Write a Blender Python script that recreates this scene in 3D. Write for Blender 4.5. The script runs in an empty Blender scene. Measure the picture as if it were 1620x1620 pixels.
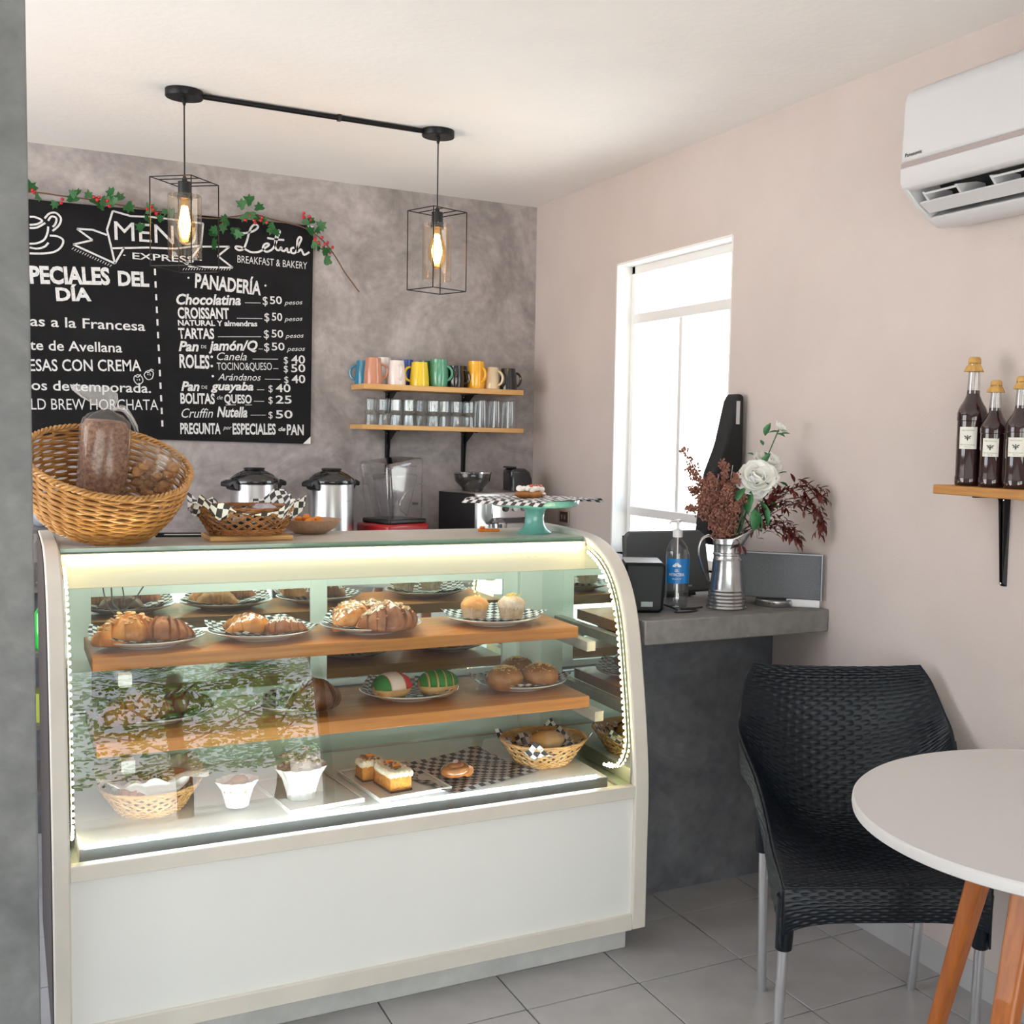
import bpy, bmesh, math, random
from math import sin, cos, pi, radians, sqrt, atan2
from mathutils import Vector, Matrix, noise

S = bpy.context.scene
C = S.collection
random.seed(7)

# ------------------------------------------------------------------ camera
yaw, pit, rol = 0.50650, -0.07421, 0.02363
fwd = Vector((sin(yaw) * cos(pit), cos(yaw) * cos(pit), sin(pit)))
rt = Vector((cos(yaw), -sin(yaw), 0))
up = rt.cross(fwd)
rt2 = cos(rol) * rt + sin(rol) * up
up2 = -sin(rol) * rt + cos(rol) * up
cd = bpy.data.cameras.new('camera')
cam = bpy.data.objects.new('camera', cd)
C.objects.link(cam)
cam.matrix_world = Matrix(((rt2.x, up2.x, -fwd.x, 0), (rt2.y, up2.y, -fwd.y, 0),
                           (rt2.z, up2.z, -fwd.z, 1.475), (0, 0, 0, 1)))
cd.sensor_width = 36
cd.lens = 1807.7 / 1620 * 36
cd.shift_x = -195 / 1620
cd.shift_y = 16.9 / 1620
cd.clip_start = 0.05
S.camera = cam

# ------------------------------------------------------------------ sky, sun, exposure
W = bpy.data.worlds.new('sky')
S.world = W
W.use_nodes = True
nt = W.node_tree
nt.nodes.clear()
wo = nt.nodes.new('ShaderNodeOutputWorld')
bg = nt.nodes.new('ShaderNodeBackground')
tc = nt.nodes.new('ShaderNodeTexCoord')
sx = nt.nodes.new('ShaderNodeSeparateXYZ')
rp = nt.nodes.new('ShaderNodeValToRGB')
mr = nt.nodes.new('ShaderNodeMapRange')
mr.inputs['From Min'].default_value = -1
mr.inputs['From Max'].default_value = 1
e = rp.color_ramp.elements
e[0].position, e[0].color = 0.0, (1.20, 1.16, 1.12, 1)      # sunlit ground
e[1].position, e[1].color = 1.0, (0.55, 0.72, 1.0, 1)
for p_, c_ in ((0.485, (1.20, 1.16, 1.12, 1)), (0.505, (1.0, 0.98, 0.95, 1)), (0.65, (0.80, 0.88, 1.0, 1))):
    k = rp.color_ramp.elements.new(p_)
    k.color = c_
nt.links.new(tc.outputs['Generated'], sx.inputs[0])
nt.links.new(sx.outputs['Z'], mr.inputs['Value'])
nt.links.new(mr.outputs[0], rp.inputs[0])
nt.links.new(rp.outputs[0], bg.inputs[0])
nt.links.new(bg.outputs[0], wo.inputs[0])
bg.inputs[1].default_value = 4.7

sd = bpy.data.lights.new('sun', 'SUN')
sd.energy = 22
sd.angle = 0.01
sd.color = (1, 0.95, 0.86)
so = bpy.data.objects.new('sun', sd)
C.objects.link(so)
so.rotation_euler = Vector((-0.12, 0.22, 1.0)).to_track_quat('Z', 'Y').to_euler()


def portal(loc, rot, sx_, sy_):
    l = bpy.data.lights.new('daylight_portal', 'AREA')
    l.shape = 'RECTANGLE'
    l.size, l.size_y = sx_, sy_
    l.energy = 1
    l.cycles.is_portal = True
    o = bpy.data.objects.new('daylight_portal', l)
    C.objects.link(o)
    o.location = loc
    o.rotation_euler = rot


portal((2.49, 3.872, 1.56), (0, radians(90), 0), 1.3, 0.95)
portal((-1.87, 3.3, 1.4), (0, radians(-90), 0), 2.0, 2.6)  # for the added opening in the unseen side wall
portal((0.20, -0.87, 1.10), (radians(90), 0, 0), 2.8, 2.2)

S.view_settings.view_transform = 'Standard'
S.view_settings.look = 'None'
S.view_settings.gamma = 1
S.view_settings.use_curve_mapping = False
S.view_settings.exposure = 0.15
S.cycles.use_denoising = True
S.cycles.max_bounces = 12
S.cycles.diffuse_bounces = 6
S.cycles.glossy_bounces = 6
S.cycles.transmission_bounces = 8
S.cycles.transparent_max_bounces = 32
S.cycles.sample_clamp_indirect = 6
S.cycles.caustics_reflective = False
S.cycles.caustics_refractive = False

# ------------------------------------------------------------------ helpers
MATS = {}


def P(name, col, rough=0.5, metal=0.0, var=0.0, vs=8.0, bump=0.0, bs=60.0, coat=0.0, emit=None, es=0.0, alpha=1.0,
      col2=None, spec=None, stretch=None, trans=0.0, ior=None, detail=6, sheen=0.0, sss=0.0):
    """principled material: colour varied by noise towards col2, optional noise relief"""
    if name in MATS:
        return MATS[name]
    m = bpy.data.materials.new(name)
    m.use_nodes = True
    n = m.node_tree
    b = n.nodes['Principled BSDF']
    b.inputs['Base Color'].default_value = (*col, 1)
    b.inputs['Roughness'].default_value = rough
    b.inputs['Metallic'].default_value = metal
    b.inputs['Coat Weight'].default_value = coat
    b.inputs['Alpha'].default_value = alpha
    b.inputs['Transmission Weight'].default_value = trans
    b.inputs['Sheen Weight'].default_value = sheen
    if sss:
        b.inputs['Subsurface Weight'].default_value = sss
        b.inputs['Subsurface Radius'].default_value = (0.02, 0.01, 0.005)
    if ior:
        b.inputs['IOR'].default_value = ior
    if spec is not None:
        b.inputs['Specular IOR Level'].default_value = spec
    if emit:
        b.inputs['Emission Color'].default_value = (*emit, 1)
        b.inputs['Emission Strength'].default_value = es
    t = n.nodes.new('ShaderNodeTexCoord')
    src = t.outputs['Object']
    if stretch:
        mp = n.nodes.new('ShaderNodeMapping')
        mp.inputs['Scale'].default_value = stretch
        n.links.new(src, mp.inputs[0])
        src = mp.outputs[0]
    if var or col2:
        nz = n.nodes.new('ShaderNodeTexNoise')
        nz.inputs['Scale'].default_value = vs
        nz.inputs['Detail'].default_value = detail
        nz.inputs['Roughness'].default_value = 0.6
        n.links.new(src, nz.inputs['Vector'])
        r = n.nodes.new('ShaderNodeValToRGB')
        r.color_ramp.elements[0].position = 0.35
        r.color_ramp.elements[1].position = 0.65
        c2 = col2 or tuple(max(0, c * (1 - var)) for c in col)
        r.color_ramp.elements[0].color = (*c2, 1)
        r.color_ramp.elements[1].color = (*col, 1)
        n.links.new(nz.outputs['Fac'], r.inputs[0])
        n.links.new(r.outputs[0], b.inputs['Base Color'])
    if bump:
        nb = n.nodes.new('ShaderNodeTexNoise')
        nb.inputs['Scale'].default_value = bs
        nb.inputs['Detail'].default_value = 4
        n.links.new(src, nb.inputs['Vector'])
        bp = n.nodes.new('ShaderNodeBump')
        bp.inputs['Strength'].default_value = bump
        bp.inputs['Distance'].default_value = 0.01
        n.links.new(nb.outputs['Fac'], bp.inputs['Height'])
        n.links.new(bp.outputs[0], b.inputs['Normal'])
    MATS[name] = m
    return m


def glass(name, tint=(0.96, 0.99, 0.98), rough=0.0, k=1.0, base=0.0):
    """thin clear glass or film: transparent with a Fresnel reflection"""
    if name in MATS:
        return MATS[name]
    m = bpy.data.materials.new(name)
    m.use_nodes = True
    n = m.node_tree
    n.nodes.clear()
    o = n.nodes.new('ShaderNodeOutputMaterial')
    mx = n.nodes.new('ShaderNodeMixShader')
    tr = n.nodes.new('ShaderNodeBsdfTransparent')
    gl = n.nodes.new('ShaderNodeBsdfGlossy')
    ge = n.nodes.new('ShaderNodeNewGeometry')
    dt = n.nodes.new('ShaderNodeVectorMath')
    dt.operation = 'DOT_PRODUCT'
    n.links.new(ge.outputs['Incoming'], dt.inputs[0])
    n.links.new(ge.outputs['Normal'], dt.inputs[1])

    def mth(op, a, b_=None, clamp=False):
        q = n.nodes.new('ShaderNodeMath')
        q.operation = op
        q.use_clamp = clamp
        for i, v in enumerate((a, b_)):
            if v is None:
                continue
            if isinstance(v, (int, float)):
                q.inputs[i].default_value = v
            else:
                n.links.new(v, q.inputs[i])
        return q.outputs[0]
    c = mth('ABSOLUTE', dt.outputs['Value'])
    f5 = mth('POWER', mth('SUBTRACT', 1.0, c), 5.0)
    F = mth('ADD', mth('MULTIPLY', f5, 0.96), 0.04)
    F = mth('ADD', mth('MULTIPLY', F, k), base, True)
    tr.inputs[0].default_value = (*tint, 1)
    gl.inputs['Roughness'].default_value = rough
    n.links.new(F, mx.inputs[0])
    n.links.new(tr.outputs[0], mx.inputs[1])
    n.links.new(gl.outputs[0], mx.inputs[2])
    n.links.new(mx.outputs[0], o.inputs[0])
    MATS[name] = m
    return m


def concrete(name, c1, c2, c3, sc=1.6, rough=0.75, bump=0.25):
    """trowelled cement: clouds, fine speckle and faint strokes"""
    m = bpy.data.materials.new(name)
    m.use_nodes = True
    n = m.node_tree
    b = n.nodes['Principled BSDF']
    b.inputs['Roughness'].default_value = rough
    t = n.nodes.new('ShaderNodeTexCoord')
    a = n.nodes.new('ShaderNodeTexNoise')
    a.inputs['Scale'].default_value = sc
    a.inputs['Detail'].default_value = 12
    a.inputs['Roughness'].default_value = 0.68
    a.inputs['Distortion'].default_value = 0.8
    r = n.nodes.new('ShaderNodeValToRGB')
    r.color_ramp.elements[0].position = 0.36
    r.color_ramp.elements[0].color = (*c1, 1)
    r.color_ramp.elements[1].position = 0.66
    r.color_ramp.elements[1].color = (*c3, 1)
    k = r.color_ramp.elements.new(0.5)
    k.color = (*c2, 1)
    f = n.nodes.new('ShaderNodeTexNoise')
    f.inputs['Scale'].default_value = 26
    f.inputs['Detail'].default_value = 8
    mx = n.nodes.new('ShaderNodeMixRGB')
    mx.blend_type = 'OVERLAY'
    mx.inputs[0].default_value = 0.35
    bp = n.nodes.new('ShaderNodeBump')
    bp.inputs['Strength'].default_value = bump
    bp.inputs['Distance'].default_value = 0.01
    for q in (a, f):
        n.links.new(t.outputs['Object'], q.inputs['Vector'])
    n.links.new(a.outputs['Fac'], r.inputs[0])
    n.links.new(r.outputs[0], mx.inputs[1])
    n.links.new(f.outputs['Fac'], mx.inputs[2])
    n.links.new(mx.outputs[0], b.inputs['Base Color'])
    n.links.new(f.outputs['Fac'], bp.inputs['Height'])
    n.links.new(bp.outputs[0], b.inputs['Normal'])
    MATS[name] = m
    return m


def wood(name, c1, c2, rough=0.45, axis=0, sc=9.0, coat=0.15):
    """timber with grain running along axis (0 x, 1 y, 2 z) of the object"""
    st = [14.0, 14.0, 14.0]
    st[axis] = 0.9
    return P(name, c1, rough, col2=c2, vs=sc, stretch=tuple(st), bump=0.06, bs=30, coat=coat, detail=8)


def checker(name='checker_paper', a=(0.82, 0.83, 0.84), b_=(0.035, 0.037, 0.04), size=0.0165):
    if name in MATS:
        return MATS[name]
    m = bpy.data.materials.new(name)
    m.use_nodes = True
    n = m.node_tree
    b = n.nodes['Principled BSDF']
    b.inputs['Roughness'].default_value = 0.55
    u = n.nodes.new('ShaderNodeUVMap')
    c = n.nodes.new('ShaderNodeTexChecker')
    c.inputs['Scale'].default_value = 1 / size
    c.inputs['Color1'].default_value = (*a, 1)
    c.inputs['Color2'].default_value = (*b_, 1)
    n.links.new(u.outputs[0], c.inputs['Vector'])
    n.links.new(c.outputs['Color'], b.inputs['Base Color'])
    MATS[name] = m
    return m


class MB:
    """collects shapes into one mesh"""

    def __init__(s):
        s.v, s.f, s.uv = [], [], None

    def add(s, vs, fs):
        k = len(s.v)
        s.v += [tuple(v) for v in vs]
        s.f += [tuple(i + k for i in f) for f in fs]
        return s

    def box(s, x0, x1, y0, y1, z0, z1):
        return s.add([(x0, y0, z0), (x1, y0, z0), (x1, y1, z0), (x0, y1, z0), (x0, y0, z1), (x1, y0, z1), (x1, y1, z1), (x0, y1, z1)],
                     [(0, 3, 2, 1), (4, 5, 6, 7), (0, 1, 5, 4), (1, 2, 6, 5), (2, 3, 7, 6), (3, 0, 4, 7)])

    def lathe(s, pr, n=32, c=(0, 0, 0), closed=False, sq=(1, 1), wob=None):
        k = len(s.v)
        for j, (r, z) in enumerate(pr):
            for i in range(n):
                a = 2 * pi * i / n
                rr = r * (1 + (wob(a, z) if wob else 0))
                s.v.append((c[0] + rr * cos(a) * sq[0], c[1] + rr * sin(a) * sq[1], c[2] + z))
        m = len(pr)
        for j in range(m - 1 + (1 if closed else 0)):
            for i in range(n):
                a, b = k + j * n + i, k + j * n + (i + 1) % n
                jj = (j + 1) % m
                s.f.append((a, b, k + jj * n + (i + 1) % n, k + jj * n + i))
        if not closed:
            s.f.append(tuple(k + i for i in range(n))[::-1])
            s.f.append(tuple(k + (m - 1) * n + i for i in range(n)))
        return s

    def tube(s, path, r, n=8, closed=False, flat=1.0):
        path = [Vector(p) for p in path]
        m = len(path)
        k = len(s.v)
        N = None
        for j, p in enumerate(path):
            if closed:
                t = path[(j + 1) % m] - path[j - 1]
            else:
                t = path[min(j + 1, m - 1)] - path[max(j - 1, 0)]
            if t.length < 1e-9:
                t = Vector((0, 0, 1))
            t.normalize()
            if N is None:
                N = t.orthogonal().normalized()
            N = (N - t * N.dot(t))
            if N.length < 1e-6:
                N = t.orthogonal()
            N.normalize()
            B = t.cross(N)
            rr = r[j] if isinstance(r, (list, tuple)) else r
            for i in range(n):
                a = 2 * pi * i / n
                s.v.append(tuple(p + N * rr * cos(a) + B * rr * flat * sin(a)))
        for j in range(m if closed else m - 1):
            jj = (j + 1) % m
            for i in range(n):
                s.f.append((k + j * n + i, k + j * n + (i + 1) % n, k + jj * n + (i + 1) % n, k + jj * n + i))
        if not closed:
            s.f.append(tuple(k + i for i in range(n))[::-1])
            s.f.append(tuple(k + (m - 1) * n + i for i in range(n)))
        return s

    def blob(s, c, r, n=16, m=10, fn=None, M=None):
        k = len(s.v)
        for j in range(m + 1):
            ph = pi * j / m
            for i in range(n):
                th = 2 * pi * i / n
                d = Vector((sin(ph) * cos(th), sin(ph) * sin(th), cos(ph)))
                q = 1 + (fn(d) if fn else 0)
                v = Vector((d.x * r[0] * q, d.y * r[1] * q, d.z * r[2] * q))
                if M:
                    v = M @ v
                s.v.append(tuple(v + Vector(c)))
        for j in range(m):
            for i in range(n):
                s.f.append((k + j * n + i, k + (j + 1) * n + i, k + (j + 1) * n + (i + 1) % n, k + j * n + (i + 1) % n))
        return s

    def grid(s, fn, nu, nv, uv=None):
        k = len(s.v)
        if uv is not None and s.uv is None:
            s.uv = {}
        for j in range(nv + 1):
            for i in range(nu + 1):
                if uv is not None:
                    s.uv[len(s.v)] = uv(i / nu, j / nv)
                s.v.append(tuple(fn(i / nu, j / nv)))
        for j in range(nv):
            for i in range(nu):
                a = k + j * (nu + 1) + i
                s.f.append((a, a + 1, a + nu + 2, a + nu + 1))
        return s

    def prism(s, poly, h0, h1, ax=2):
        """closed polygon (2D) extruded along axis ax"""
        def w(a, b, h):
            return {0: (h, a, b), 1: (a, h, b), 2: (a, b, h)}[ax]
        n = len(poly)
        vs = [w(a, b, h0) for a, b in poly] + [w(a, b, h1) for a, b in poly]
        fs = [tuple(range(n))[::-1], tuple(range(n, 2 * n))] + [(i, (i + 1) % n, n + (i + 1) % n, n + i) for i in range(n)]
        return s.add(vs, fs)

    def xf(s, M, start=0):
        for i in range(start, len(s.v)):
            s.v[i] = tuple(M @ Vector(s.v[i]))
        return s

    def build(s, name, m, parent=None, bevel=0.0, smooth=40, seg=2, solid=0.0, kind=None, label=None):
        me = bpy.data.meshes.new(name)
        me.from_pydata(s.v, [], s.f)
        if s.uv is not None:
            l = me.uv_layers.new(name='UVMap')
            for lp in me.loops:
                l.data[lp.index].uv = s.uv.get(lp.vertex_index, (0, 0))
        bm = bmesh.new()
        bm.from_mesh(me)
        bmesh.ops.recalc_face_normals(bm, faces=bm.faces)
        bm.to_mesh(me)
        bm.free()
        if smooth:
            me.polygons.foreach_set('use_smooth', [True] * len(me.polygons))
            me.set_sharp_from_angle(angle=radians(smooth))
        me.materials.append(m)
        o = bpy.data.objects.new(name, me)
        C.objects.link(o)
        if parent is not None:
            o.parent = parent
        if solid:
            q = o.modifiers.new('solid', 'SOLIDIFY')
            q.thickness = solid
        if bevel:
            q = o.modifiers.new('bevel', 'BEVEL')
            q.width = bevel
            q.segments = seg
            q.limit_method = 'ANGLE'
            q.angle_limit = radians(40)
        if kind:
            o['kind'] = kind
        if label:
            o['label'] = label
        return o


def thing(name, label, cat, loc=(0, 0, 0), rz=0.0, group=None, rot=None):
    o = bpy.data.objects.new(name, None)
    o.empty_display_size = 0.05
    C.objects.link(o)
    o.location = loc
    o.rotation_euler = rot or (0, 0, rz)
    o['label'] = label
    o['category'] = cat
    if group:
        o['group'] = group
    return o


def dup(root, loc=None, rz=None, label=None, group=None, scale=None, parent=None):
    r = root.copy()
    C.objects.link(r)
    if parent is not None:
        r.parent = parent
    if loc is not None:
        r.location = loc
    if rz is not None:
        r.rotation_euler = (0, 0, rz)
    if scale is not None:
        r.scale = scale if isinstance(scale, tuple) else (scale,) * 3
    if label:
        r['label'] = label
    if group:
        r['group'] = group
    for ch in list(root.children):
        dup(ch, parent=r)
    return r


def struct(name, mb, m, parent=None, **kw):
    o = mb.build(name, m, parent, **kw)
    o['kind'] = 'structure'
    return o


def cr(pts, n=6, closed=False):
    """Catmull-Rom through points"""
    pts = [Vector(p) for p in pts]
    out = []
    m = len(pts)
    for i in range(m if closed else m - 1):
        if closed:
            a, b, c, d = pts[i - 1], pts[i], pts[(i + 1) % m], pts[(i + 2) % m]
        else:
            a, b, c, d = pts[max(i - 1, 0)], pts[i], pts[i + 1], pts[min(i + 2, m - 1)]
        for k in range(n):
            t = k / n
            out.append(0.5 * ((2 * b) + (c - a) * t + (2 * a - 5 * b + 4 * c - d) * t * t + (3 * b - a - 3 * c + d) * t ** 3))
    if not closed:
        out.append(pts[-1])
    return out


def nz(v, s=1.0):
    return noise.noise(Vector(v) * s)


def text_mesh(name, body, m, parent, w=None, h=None, bold=0.0, shear=0.0, loc=(0, 0, 0), rot=(pi / 2, 0, 0), ext=0.0006, space=1.0, anchor='L', label=None):
    """lettering as flat raised mesh; w,h fit the width and capital height"""
    cu = bpy.data.curves.new(name, 'FONT')
    cu.body = body
    cu.size = 1
    cu.offset = bold
    cu.shear = shear
    cu.extrude = 0.0
    cu.resolution_u = 3
    cu.space_character = space
    tmp = bpy.data.objects.new(name, cu)
    C.objects.link(tmp)
    dg = bpy.context.evaluated_depsgraph_get()
    dg.update()
    me = bpy.data.meshes.new_from_object(tmp.evaluated_get(dg))
    bpy.data.objects.remove(tmp)
    xs = [v.co.x for v in me.vertices]
    x0, x1 = min(xs), max(xs)
    kx = w / (x1 - x0) if w else (h / 0.73)
    kz = h / 0.73 if h else kx
    off = {'L': x0, 'C': (x0 + x1) / 2}[anchor]
    for v in me.vertices:
        v.co.x = (v.co.x - off) * kx
        v.co.y = v.co.y * kz
        v.co.z = ext
    me.name = name
    me.materials.clear()
    me.materials.append(m)
    o = bpy.data.objects.new(name, me)
    C.objects.link(o)
    o.parent = parent
    o.location = loc
    o.rotation_euler = rot
    if label:
        o['label'] = label
    return o


def ribbon(mb, pts, w, y=0.0, n=1):
    """flat stroke of width w along 2D points, in the xz plane"""
    pts = [Vector((p[0], p[1], 0)) for p in pts]
    if len(pts) > 2:
        pts = cr(pts, 5)
    k = len(mb.v)
    m = len(pts)
    for i, p in enumerate(pts):
        t = pts[min(i + 1, m - 1)] - pts[max(i - 1, 0)]
        t = t.normalized() if t.length > 1e-9 else Vector((1, 0, 0))
        q = Vector((-t.y, t.x, 0)) * w / 2
        mb.v.append((p.x + q.x, y, p.y + q.y))
        mb.v.append((p.x - q.x, y, p.y - q.y))
    for i in range(m - 1):
        mb.f.append((k + 2 * i, k + 2 * i + 1, k + 2 * i + 3, k + 2 * i + 2))


# ------------------------------------------------------------------ common materials
M_wall = P('pinkish_plaster', (0.61, 0.54, 0.515), 0.85, col2=(0.58, 0.51, 0.485), vs=3.0, bump=0.16, bs=160)
M_ceil = P('white_plaster_ceiling', (0.90, 0.885, 0.87), 0.9, var=0.03, vs=2.5, bump=0.12, bs=40)
M_conc = concrete('trowelled_cement', (0.25, 0.225, 0.225), (0.345, 0.315, 0.315), (0.47, 0.435, 0.435), sc=2.6)
M_conc2 = concrete('blue_grey_cement', (0.10, 0.105, 0.12), (0.135, 0.14, 0.155), (0.19, 0.195, 0.21), sc=2.4)
M_slab = concrete('ledge_cement', (0.17, 0.165, 0.16), (0.21, 0.20, 0.195), (0.26, 0.25, 0.245), sc=4)
M_tile = P('grey_floor_tile', (0.47, 0.455, 0.45), 0.38, var=0.16, vs=7, bump=0.04, bs=200)
M_grout = P('dark_grout', (0.10, 0.09, 0.08), 0.9)
M_cream = P('cream_painted_wood', (0.76, 0.71, 0.63), 0.42, col2=(0.70, 0.655, 0.585), vs=6, bump=0.05, bs=40)
M_white = P('white_panel', (0.87, 0.87, 0.84), 0.35, var=0.03, vs=2)
M_mint = P('mint_white_frame', (0.74, 0.84, 0.79), 0.35)
M_mirror = P('mirror_silver', (0.80, 0.88, 0.85), 0.02, 1.0)
M_black = P('black_plastic', (0.012, 0.012, 0.014), 0.35)
M_blackm = P('black_metal', (0.012, 0.012, 0.014), 0.4, 0.6)
M_steel = P('brushed_steel', (0.62, 0.62, 0.63), 0.28, 1.0, bump=0.02, bs=200)
M_dsteel = P('grey_steel', (0.32, 0.34, 0.36), 0.35, 0.9)
M_chrome = P('chrome', (0.75, 0.75, 0.76), 0.12, 1.0)
M_pine = wood('pine_shelf_wood', (0.60, 0.235, 0.045), (0.44, 0.15, 0.025), axis=0, sc=5)
M_pine_l = wood('light_pine_wood', (0.74, 0.44, 0.17), (0.62, 0.33, 0.11), axis=0, sc=5)
M_leg = wood('varnished_leg_wood', (0.44, 0.125, 0.012), (0.33, 0.085, 0.008), axis=2, sc=5, coat=0.3)
M_china = P('white_china', (0.80, 0.80, 0.80), 0.15, coat=0.4)
M_paper = P('white_paper', (0.85, 0.85, 0.86), 0.7)
M_clear = glass('clear_glass')
# ================================================================== THE SETTING
XW, YB, ZC = 2.275, 5.15, 2.57
X0, Y0 = -1.7, -0.85
floor = struct('floor', MB().box(X0 - 0.15, XW + 0.2, Y0 - 0.15, YB + 0.15, -0.12, -0.004), M_grout)
nx0 = -8
tile_mesh = {}
for i in range(-8, 4):
    for j in range(-12, 8):
        xa, xb = 1.491 + 0.33 * i, 1.491 + 0.33 * (i + 1)
        ya, yb = 2.606 + 0.3335 * j, 2.606 + 0.3335 * (j + 1)
        xa, xb, ya, yb = max(xa, X0), min(xb, XW), max(ya, Y0), min(yb, YB)
        if xb - xa < 0.03 or yb - ya < 0.03 or yb < 0.9:
            continue
        key = (round(xb - xa, 3), round(yb - ya, 3))
        g = 0.0020
        if key not in tile_mesh:
            o = MB().box(g, key[0] - g, g, key[1] - g, -0.006, 0.0).build('tile', M_tile, floor, bevel=0.0012, seg=1)
            tile_mesh[key] = o
        else:
            o = tile_mesh[key].copy()
            C.objects.link(o)
        o.location = (xa, ya, 0)
struct('floor_near', MB().box(X0, XW, Y0, 0.90, -0.006, 0), M_tile)

struct('wall_back', MB().box(X0 - 0.15, XW + 0.2, YB, YB + 0.15, 0, ZC), M_conc)
wy0, wy1, wz0, wz1 = 3.439, 4.306, 0.985, 2.196
wr = MB()
wr.box(XW, XW + 0.2, Y0 - 0.15, wy0, 0, ZC)
wr.box(XW, XW + 0.2, wy1, YB + 0.15, 0, ZC)
wr.box(XW, XW + 0.2, wy0, wy1, 0, wz0)
wr.box(XW, XW + 0.2, wy0, wy1, wz1, ZC)
struct('wall_right', wr, M_wall)
struct('ceiling', MB().box(X0 - 0.15, XW + 0.2, Y0 - 0.15, YB + 0.15, ZC, ZC + 0.12), M_ceil)
ws = MB().box(X0 - 0.15, X0, Y0 - 0.15, 2.0, 0, ZC).box(X0 - 0.15, X0, 4.6, YB, 0, ZC).box(X0 - 0.15, X0, 2.0, 4.6, 0, 0.4).box(X0 - 0.15, X0, 2.0, 4.6, 2.4, ZC)  # opening in this unseen wall is added to light back wall and ceiling
struct('wall_side', ws, M_wall)
fo = MB()
fo.box(X0, -1.2, Y0 - 0.15, Y0, 0, ZC)
fo.box(1.6, XW, Y0 - 0.15, Y0, 0, ZC)
fo.box(-1.2, 1.6, Y0 - 0.15, Y0, 2.2, ZC)
struct('wall_front', fo, M_wall)
M_pil = concrete('pillar_cement', (0.14, 0.145, 0.15), (0.18, 0.185, 0.19), (0.23, 0.23, 0.235), sc=3)
struct('wall_left', MB().box(-0.42, 0.0405, 2.0, 2.18, 0, ZC), M_pil, bevel=0.003)

# window in the right wall
M_wframe = P('white_aluminium', (0.82, 0.82, 0.82), 0.35)
win = struct('window_1', MB().box(XW - 0.004, XW + 0.045, wy0 + 0.001, wy1 + 0.02, wz0 - 0.02, wz0), M_wframe)
fx0, fx1 = 2.345, 2.385
f = MB()
for a in ((wy0, wy0 + 0.03, wz0, wz1), (wy1 - 0.03, wy1, wz0, wz1), (wy0, wy1, wz1 - 0.035, wz1), (wy0, wy1, wz0, wz0 + 0.03)):
    f.box(fx0, fx1, *a)
struct('window_frame', f, M_wframe, win, bevel=0.003)
struct('transom', MB().box(fx0 - 0.01, fx1, wy0 + 0.03, wy1 - 0.03, 1.952, 1.992), M_wframe, win, bevel=0.003)
struct('mullion', MB().box(fx0 + 0.005, fx1, 3.893, 3.917, 1.182, 1.952), M_wframe, win, bevel=0.002)
struct('lower_rail', MB().box(fx0 - 0.01, fx1, wy0 + 0.03, wy1 - 0.03, 1.148, 1.184), M_wframe, win, bevel=0.003)
for a in ((wy0 + 0.03, wy1 - 0.03, 1.992, wz1 - 0.035), (wy0 + 0.03, 3.893, 1.184, 1.952), (3.917, wy1 - 0.03, 1.184, 1.952), (wy0 + 0.03, wy1 - 0.03, wz0 + 0.03, 1.148)):
    struct('pane', MB().box(2.363, 2.367, *a), M_clear, win)
# white painted reveal around the opening
M_rev = P('white_reveal_paint', (0.84, 0.83, 0.81), 0.7)
rv = MB()
rv.box(XW - 0.001, fx0, wy1 - 0.003, wy1 + 0.006, wz0, wz1 + 0.006)
rv.box(XW - 0.001, fx0, wy0, wy1, wz1 - 0.003, wz1 + 0.006)
rv.box(XW - 0.001, fx0, wy0 - 0.006, wy0 + 0.003, wz0, wz1)
struct('reveal', rv, M_rev, win)

# concrete counter by the window
ct = thing('concrete_counter', 'grey concrete counter with thick ledge standing below the window', 'counter', (1.61, 2.826, 0))
MB().box(0, 0.664, 0, 0.66, 0.879, 0.95).build('countertop', M_slab, ct, bevel=0.004)
MB().box(0.03, 0.664, 0.294, 0.40, 0.0, 0.879).build('base_wall', M_conc2, ct)

# white skirting edge of the right wall, with ceramic base strip
struct('baseboard_right', MB().box(XW - 0.004, XW, 1.0, 3.12, 0, 0.085), P('skirting_tile', (0.50, 0.49, 0.49), 0.5, var=0.1))
# ================================================================== DISPLAY CASE
prof = [(2.76, 0.073), (2.76, 0.30), (2.76, 0.49), (2.779, 0.652), (2.812, 0.827), (2.842, 0.952), (2.884, 1.041), (2.945, 1.107),
        (3.030, 1.152), (3.15, 1.176), (3.35, 1.183), (3.53, 1.183)]
pp = [(v.x, v.y) for v in cr([(a, b, 0) for a, b in prof], 5)]
ox, oy = 0.08, 2.76
case = thing('display_case', 'cream bakery display case with curved glass front and warm light strip', 'display case', (ox, oy, 0))


def L(x, y=0.0, z=0.0):
    return (x - ox, y - oy, z)


def side(x0, x1, name):
    poly = pp + [(3.53, 0.073)]
    return MB().prism([(a - oy, b) for a, b in poly], x0 - ox, x1 - ox, ax=0).build(name, M_cream, case, bevel=0.004, smooth=30)


def rim(x0, x1, wd=0.045):
    """solid arched rim plus closed lower part, open where the glass side is mirrored"""
    n = len(pp)
    inner = []
    for i, (a, b) in enumerate(pp):
        t = Vector((pp[min(i + 1, n - 1)][0] - pp[max(i - 1, 0)][0], pp[min(i + 1, n - 1)][1] - pp[max(i - 1, 0)][1]))
        t.normalize()
        inner.append((a + t.y * wd, b - t.x * wd))
    return inner


side(0.082, 0.118, 'side_panel')
MB().prism([(a - oy + 0.004, b - 0.003) for a, b in pp] + [(3.53 - oy, 0.08)], -0.0005, 0.0018, ax=0).build('outer_dark_face', P('dark_brown_face', (0.045, 0.032, 0.028), 0.6), case, smooth=0)  # thin dark brown sheet over the outer side next to the pillar
side(1.552, 1.597, 'side_panel')
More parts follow.
